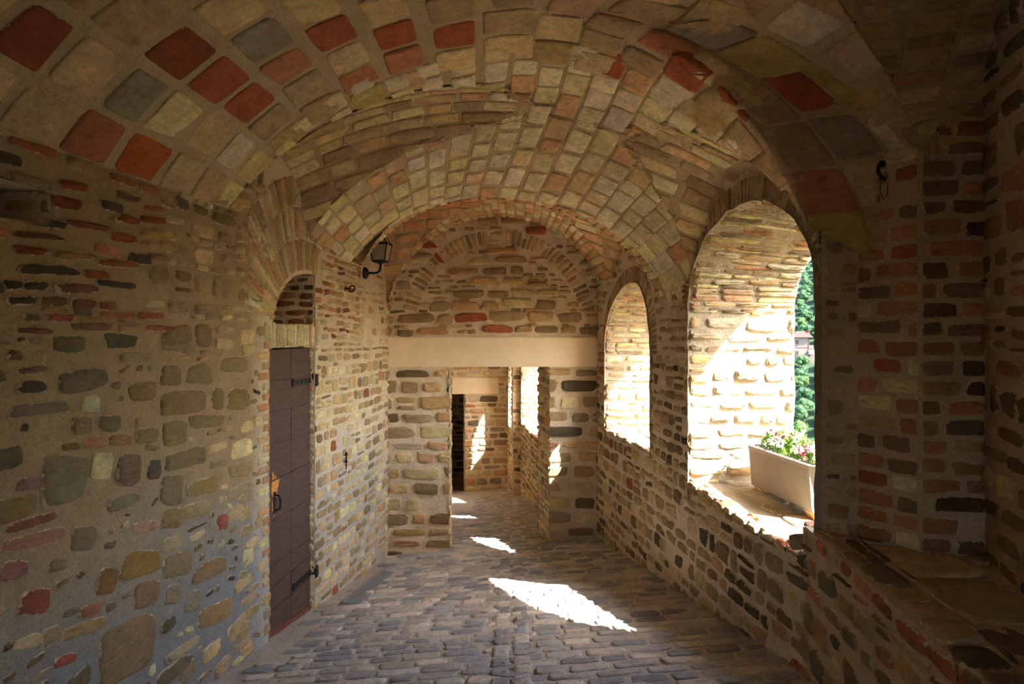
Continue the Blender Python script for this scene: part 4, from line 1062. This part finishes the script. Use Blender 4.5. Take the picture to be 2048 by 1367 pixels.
# ------------------------------------------------------------------ small iron fittings
p = on_left(686, 577)
eb = empty('eye_bolt', p + Vector((.01, 0, 0)), ANGL, 'rusty eye bolt sticking out of the brick springer below the lantern', 'hook')
MB().tube([(-.03, 0, .0), (.05, 0, .0)], .008, 8).build('shank', M_RUST, eb)
MB().tube([(.075 + .027 * math.cos(t), .0 + .010 * math.sin(t), .027 * math.sin(t)) for t in np.linspace(0, 2 * math.pi, 17)], .007, 8).build('ring', M_RUST, eb)
p = on_left(688, 920)
ib = empty('iron_cramp', p + Vector((.014, 0, 0)), ANGL, 'small upright iron cramp fixed low on the left wall past the door', 'hook')
MB().box(0, .012, -.008, .008, -.08, .08, .003).build('bar', M_RUST, ib)
for z in (.045, -.02): MB().box(-.04, .02, -.01, .01, z, z + .02, .003).build('pin', M_RUST, ib)
def pier_at(px, py, i, out=.02):
    a, b = Vector((*PIER[i], 0)), Vector((*PIER[i + 1], 0)); k = (px - CX) / F
    s = (a.x - k * a.y) / ((k * (b.y - a.y)) - (b.x - a.x)); q = a + (b - a) * s
    d = (b - a).normalized(); nrm = Vector((d.y, -d.x, 0)); nrm = nrm if nrm.dot(-q) > 0 else -nrm
    return Vector((q.x, q.y, -(py - HY) / F * q.y)) + nrm * out, nrm
p, nrm = pier_at(1772, 345, 2)
ih = empty('iron_hook', p, math.atan2(nrm.y, nrm.x), 'black iron hook with dangling wires on the near brick pier', 'hook')
MB().box(-.04, .02, -.012, .012, .02, .05, .003).tube([(.0, 0, .035), (.03, 0, .03), (.04, 0, .0), (.03, .01, -.03), (.01, .01, -.035)], .009, 8).build('hook_body', M_IRON, ih)
MB().tube([(.02, .01, -.02), (.015, .03, -.06), (.02, .035, -.11), (.02, .012, -.13), (.018, -.004, -.09), (.02, 0, -.03)], .002, 5).tube([(.02, 0, -.02), (.01, -.03, -.05), (.01, -.045, -.10), (.005, -.05, -.16), (.004, -.06, -.22)], .0018, 5).build('wire', M_IRON, ih)
for (px, py, lab) in ((1990, 55, 'dark cable clamp near the top of the near brick pier'), (2008, 240, 'dark cable clamp lower on the near brick pier with a thin wire')):
    p, nrm = pier_at(px, py, 3, .022)
    cl = empty('cable_clamp', p, math.atan2(nrm.y, nrm.x), lab, 'cable clamp', 'cable clamps on the pier')
    MB().box(-.03, .03, -.05, .03, -.02, .02, .006).lathe([(.022, 0), (.024, .03), (.014, .045)], 12, 'x', (0, -.035, .0)).build('clamp_body', M_IRON, cl, True)
    MB().tube([(.02, .01, .0), (.035, .05, -.01), (.03, .06, -.05), (.012, .045, -.08)], .012, 8).build('insulator', M_IRON, cl)
    if py > 100: MB().tube([(.02, .04, -.06), (.01, .05, -.12), (.006, .09, -.2), (.006, .085, -.25), (.008, .04, -.27)], .002, 5).build('wire', M_IRON, cl)
# drain cover at the foot of the left wall
c4 = [on_floor(*q) for q in ((686, 1208), (714, 1210), (788, 1147), (764, 1145))]
ax = ((c4[2] + c4[3]) - (c4[0] + c4[1])).normalized(); L = ((c4[2] + c4[3]) / 2 - (c4[0] + c4[1]) / 2).length; mid = sum(c4, Vector()) / 4
dz = math.atan2(-ax.x, ax.y)
dc = empty('drain_cover', mid + Vector((0, 0, .012)), dz, 'long grey metal drain cover in the paving along the left wall', 'drain'); dc.rotation_euler = (math.asin(ax.z), 0.06, dz)
WD = .12
m = MB()
for x in (-WD / 2, WD / 2): m.box(x - .008, x + .008, -L / 2, L / 2, -.02, .008, .002)
for y in (-L / 2, L / 2): m.box(-WD / 2, WD / 2, y - .008, y + .008, -.02, .008, .002)
m.build('frame', M_STEEL, dc)
m = MB(); m.box(-WD / 2 + .01, WD / 2 - .01, -L / 2 + .01, L / 2 - .01, -.02, .001)
for y in np.arange(-L / 2 + .03, L / 2 - .02, .035): m.box(-WD / 2 + .012, WD / 2 - .012, y, y + .016, .0, .005)
m.build('grating', M_STEEL, dc)
# dry leaves on the setts
M_DRY = simple_mat('dry_leaf', srgb(86, 62, 42), .8, 0, nscale=50, namp=.4, bstr=0)
for (px, py, lab) in ((1072, 1108, 'dry brown leaf on the setts just past the sunlit sliver'), (1210, 1120, 'dry leaf on the setts near the foot of the right wall'), (838, 1120, 'dry leaf near the foot of the left pier of the end wall'), (1030, 1245, 'dry leaf beside the large sun patch on the setts')):
    q = on_floor(px, py) + Vector((0, 0, .018)); m = MB(); a = RNG.uniform(0, 6.28); s = .035
    pts = [(-1, 0, 0), (-.4, .4, .12), (.4, .35, .1), (1.1, 0, .25), (.4, -.35, .1), (-.4, -.4, .12)]
    v = [m.bm.verts.new(Vector((s * (x * math.cos(a) - y * math.sin(a)), s * (x * math.sin(a) + y * math.cos(a)), s * z))) for x, y, z in pts]
    m.bm.faces.new((v[0], v[1], v[5])); m.bm.faces.new((v[1], v[2], v[4], v[5])); m.bm.faces.new((v[2], v[3], v[4]))
    o = m.build('dry_leaf', M_DRY, None, loc=q); tag(o, lab, 'leaf', 'dry leaves on the paving')

# ------------------------------------------------------------------ the valley slope outside
hn = np.array([.403, .915]); hs = np.array([.915, -.403])
def hill_z(d, l): return -8 + .45 * (d - 290) + 3.0 * np.sin(l * .05 + d * .02) * np.minimum(1, np.abs(d - 290) / 60)
M_HILL = simple_mat('grassy_slope', srgb(34, 52, 32), .95, 0, nscale=.25, namp=.45, bstr=.6, bdist=.8)
def s_hill(u, v): return np.stack([hn[0] * v + hs[0] * u, hn[1] * v + hs[1] * u, hill_z(v, u)], -1)
P_, T_, C_ = build_base(s_hill, 1, -420, 420, 90, 620, 9.0, .8, mortar_default, 3)
tag(link_mesh('hill', P_, T_, M_HILL), 'steep green valley slope seen through the deep arched opening', 'hillside', None, 'structure')
def leaf_mat(name, rgb):
    m, nt, b = new_mat(name); oi = N(nt, 'ShaderNodeObjectInfo'); g = N(nt, 'ShaderNodeNewGeometry')
    n1 = noise_node(nt, g.outputs['Position'], .9, 4); v = ramp(nt, n1, [(.3, .6), (.7, 1.35)])
    r = ramp(nt, oi.outputs['Random'], [(0, (.72, .85, .95)), (.5, (1, 1, 1)), (1, (1.35, 1.2, .8))])
    c = mixc(nt, tuple(rgb), v, 1, 'MULTIPLY'); c = mixc(nt, c, r, 1, 'MULTIPLY')
    nt.links.new(c, b.inputs['Base Color']); b.inputs['Roughness'].default_value = .7; b.inputs['Specular IOR Level'].default_value = .15
    return m
M_TREE = leaf_mat('tree_leaves', srgb(62, 90, 56)); M_TRUNK = simple_mat('tree_bark', srgb(92, 76, 60), .9)
def crown_mesh(seed, n=3000, sub=2):
    rng = np.random.default_rng(seed); m = MB(); lumps = []
    for k in range(13):
        d = rng.normal(0, 1, 3); d /= np.linalg.norm(d); d[2] *= .8
        lumps.append((d * rng.uniform(.35, .62), rng.uniform(.32, .5)))
    for c, r in lumps:
        b = bmesh.new(); bmesh.ops.create_icosphere(b, subdivisions=sub, radius=r * (.74 if sub == 2 else .9))
        for v in b.verts:
            q = np.array(v.co); v.co = Vector(q * (1 + .22 * float(vnoise((q * 5 + c * 9)[None], seed)[0])) + c)
        m.add(b)
        for _ in range(n // 13):
            d = rng.normal(0, 1, 3); d /= np.linalg.norm(d); p_ = Vector(c + d * r * rng.uniform(.72, 1.12))
            nrm = Vector(d + rng.normal(0, .8, 3)).normalized(); a = nrm.orthogonal().normalized(); bb = nrm.cross(a); t = rng.uniform(0, 6.28)
            a, bb = a * math.cos(t) + bb * math.sin(t), bb * math.cos(t) - a * math.sin(t); s = rng.uniform(.035, .075)
            m.quadface([p_ - a * s, p_ + bb * s * .6, p_ + a * s, p_ - bb * s * .6])
    bm = m.bm; me = bpy.data.meshes.new('crown'); bm.to_mesh(me); bm.free(); me.materials.append(M_TREE); return me
crowns = [crown_mesh(s) for s in (1, 2, 3, 4)]
tk = MB().tube([(0, 0, -.3), (.02, 0, .3), (0, .03, .8)], [.09, .07, .04], 7); tk_o = tk.build('trunk', M_TRUNK); trunk_me = tk_o.data; bpy.data.objects.remove(tk_o)
def make_tree(pos, r, k, rz):
    t = empty('slope_tree', pos, rz, 'bushy green tree in the woods on the valley slope', 'tree', 'trees on the valley slope')
    for nm, me, z, sc in (('trunk', trunk_me, 0, (r, r, r)), ('crown', crowns[k], 1.0 * r, (r, r, r * .95))):
        o = bpy.data.objects.new(nm, me); COL.objects.link(o); o.parent = t; o.location = (0, 0, z); o.scale = sc
tr = np.random.default_rng(91); hd_c = 112.8 * hn[0] + 266 * hn[1]; hl_c = 112.8 * hs[0] + 266 * hs[1]
for d in np.arange(214, 430, 6.6):
    for l in np.arange(-115.5, 116, 6.6):
        dd, ll = d + tr.uniform(-1.6, 1.6), l + tr.uniform(-.9, .9); r = tr.uniform(2.95, 3.45)
        if -7 < dd - hd_c < 10 and abs(ll - hl_c) < 9: continue
        x, y = hn * dd + hs * ll
        k_ = x / y
        if dd < hd_c and abs(ll - hl_c) < 8: r = min(r, 3.6)
        if .385 < k_ < .485: make_tree((x, y, float(hill_z(dd, ll))), r, int(tr.integers(0, 4)), tr.uniform(0, 6.28))
# the woods beyond the opening's view: one mass
def tri_mesh(me):
    me.calc_loop_triangles(); t = np.zeros(len(me.loop_triangles) * 3, np.int32); me.loop_triangles.foreach_get('vertices', t)
    v = np.zeros(len(me.vertices) * 3); me.vertices.foreach_get('co', v); return v.reshape(-1, 3), t.reshape(-1, 3)
lite = [tri_mesh(crown_mesh(sd_, 320, 1)) for sd_ in (5, 6, 7)]
far_pts = []
for d in np.arange(210, 440, 9.5):
    for l in np.arange(-118, 119, 9.5):
        dd, ll = d + tr.uniform(-2, 2), l + tr.uniform(-2, 2); x, y = hn * dd + hs * ll
        if not .355 < x / y < .52: far_pts.append((x, y, float(hill_z(dd, ll)), tr.uniform(4.6, 6.2)))
for side, lab in ((-1, 'dense green woods on the slope to the far side of the visible strip'), (1, 'dense green woods on the slope towards the near side of the view')):
    wv, wt = [], []; off = 0
    for (x, y, z, r) in far_pts:
        if (x / y - .435) * side < 0: continue
        iv, it = lite[int(tr.integers(0, 3))]; a = tr.uniform(0, 6.28); ca, sa = math.cos(a), math.sin(a)
        q = iv @ np.array([[ca, sa, 0], [-sa, ca, 0], [0, 0, 1]]) * r + np.array([x, y, z + r * .9]); wv.append(q); wt.append(it + off); off += len(q)
    tag(link_mesh('woodland', np.vstack(wv), np.vstack(wt), M_TREE), lab, 'woods', None, 'stuff')
# house among the trees
M_HW = simple_mat('pale_render', srgb(104, 96, 88), .9, nscale=1.5, namp=.08); M_HR = simple_mat('roof_tiles', srgb(80, 46, 40), .9, nscale=3, namp=.2, stretch=(1, 6, 1))
M_HT = simple_mat('pink_trim', srgb(100, 62, 54), .9); M_HG = simple_mat('window_shutter', srgb(70, 54, 46), .7); M_AW = simple_mat('awning_cloth', srgb(120, 100, 98), .9)
hx, hy = 113.2, 266.0; hz = -8.6
hs_o = empty('house', (hx, hy, hz), math.atan2(-hn[0], hn[1]), 'small pale house with a red hipped roof among the trees', 'house')
a0, a1 = -3.5, 2.3
MB().box(a0, a1, -3.5, 3.5, -3, 8.1, .02).build('wall', M_HW, hs_o)
m = MB()
for x in (a0, a1):
    m.box(x - .12, x + .12, -3.62, -3.4, -3, 8.1)
m.box(a0, a1, -3.56, -3.4, 3.9, 4.15); m.build('corner_trim', M_HT, hs_o)
rf = bmesh.new(); e = [rf.verts.new(q) for q in ((a0 - .8, -4.3, 8.0), (a1 + 1.6, -4.3, 8.0), (a1 + 1.6, 4.3, 8.0), (a0 - .8, 4.3, 8.0), (a0 + 1.8, 0, 10.4), (a1 - .9, 0, 10.4))]
for f in ((0, 1, 5, 4), (1, 2, 5), (2, 3, 4, 5), (3, 0, 4), (3, 2, 1, 0)): rf.faces.new([e[i] for i in f])
m = MB(); m.add(rf); ro_ = m.build('roof', M_HR, hs_o)
MB().box(a1 - .5, a1 + .3, -1.2, -.4, 8.4, 10.6, .03).box(a1 - .65, a1 + .45, -1.35, -.25, 10.6, 10.8, .02).build('chimney', M_HT, ro_)
for (x, z) in ((-2.4, 5.2), (-2.4, 1.0)):
    w_o = MB().box(x, x + 1.1, -3.6, -3.44, z, z + 1.7, .02).build('window', M_HG, hs_o)
    MB().box(x - .1, x + 1.2, -3.68, -3.5, z - .15, z, .01).build('sill', M_HW, w_o)
MB().box(a1, a1 + 1.7, -3.3, 2.5, 3.8, 4.0).box(a1 + 1.6, a1 + 1.7, -3.3, 2.5, 4.0, 5.0).box(a1, a1 + 1.7, -3.3, -3.2, 4.0, 5.0).build('balcony', M_HW, hs_o)
aw = MB(); aw.quadface([(a1 - .2, -3.4, 3.2), (a1 + 2.6, -3.4, 3.2), (a1 + 3.0, -5.4, 2.0), (a1 + .0, -5.4, 2.0)]); aw.quadface([(a1 + .0, -5.4, 2.0), (a1 + 3.0, -5.4, 2.0), (a1 + 3.0, -5.42, 1.5), (a1 + .0, -5.42, 1.5)]); aw.build('awning', M_AW, hs_o)
MB().box(a1, a1 + 2.4, -3.3, 3.0, -3, 3.3, .02).build('annex', M_HW, hs_o)

# ------------------------------------------------------------------ light, camera, view
W = bpy.data.worlds.new('sky'); SC.world = W; W.use_nodes = True
nt = W.node_tree; nt.nodes.clear()
wo = N(nt, 'ShaderNodeOutputWorld'); bg = N(nt, 'ShaderNodeBackground'); sk = N(nt, 'ShaderNodeTexSky', sky_type='NISHITA')
sk.sun_disc = False; sk.sun_elevation = math.radians(44); sk.sun_rotation = math.radians(128); sk.air_density = 1.0; sk.dust_density = 2.0
nt.links.new(sk.outputs[0], bg.inputs[0]); nt.links.new(bg.outputs[0], wo.inputs[0]); bg.inputs[1].default_value = 0.34
sd = bpy.data.lights.new('sun', 'SUN'); sd.energy = 9.5; sd.angle = math.radians(.53); sd.color = (1, .96, .91)
so = bpy.data.objects.new('sun', sd); COL.objects.link(so)
so.rotation_euler = Vector((-1.124, .876, -1.35)).to_track_quat('-Z', 'Y').to_euler(); so.location = (8, -3, 8)
cd = bpy.data.cameras.new('camera'); cd.sensor_width = 36; cd.lens = 36 * F / 2048; cd.shift_y = (HY - 683.5) / 2048; cd.clip_start = .05; cd.clip_end = 3000
co = bpy.data.objects.new('camera', cd); COL.objects.link(co); co.location = (0, 0, 0); co.rotation_euler = (math.pi / 2, 0, 0)
SC.camera = co
SC.view_settings.view_transform = 'Standard'; SC.view_settings.look = 'None'; SC.view_settings.gamma = 1; SC.view_settings.exposure = 2.52
SC.cycles.use_denoising = True
SC.cycles.max_bounces = 12; SC.cycles.diffuse_bounces = 9
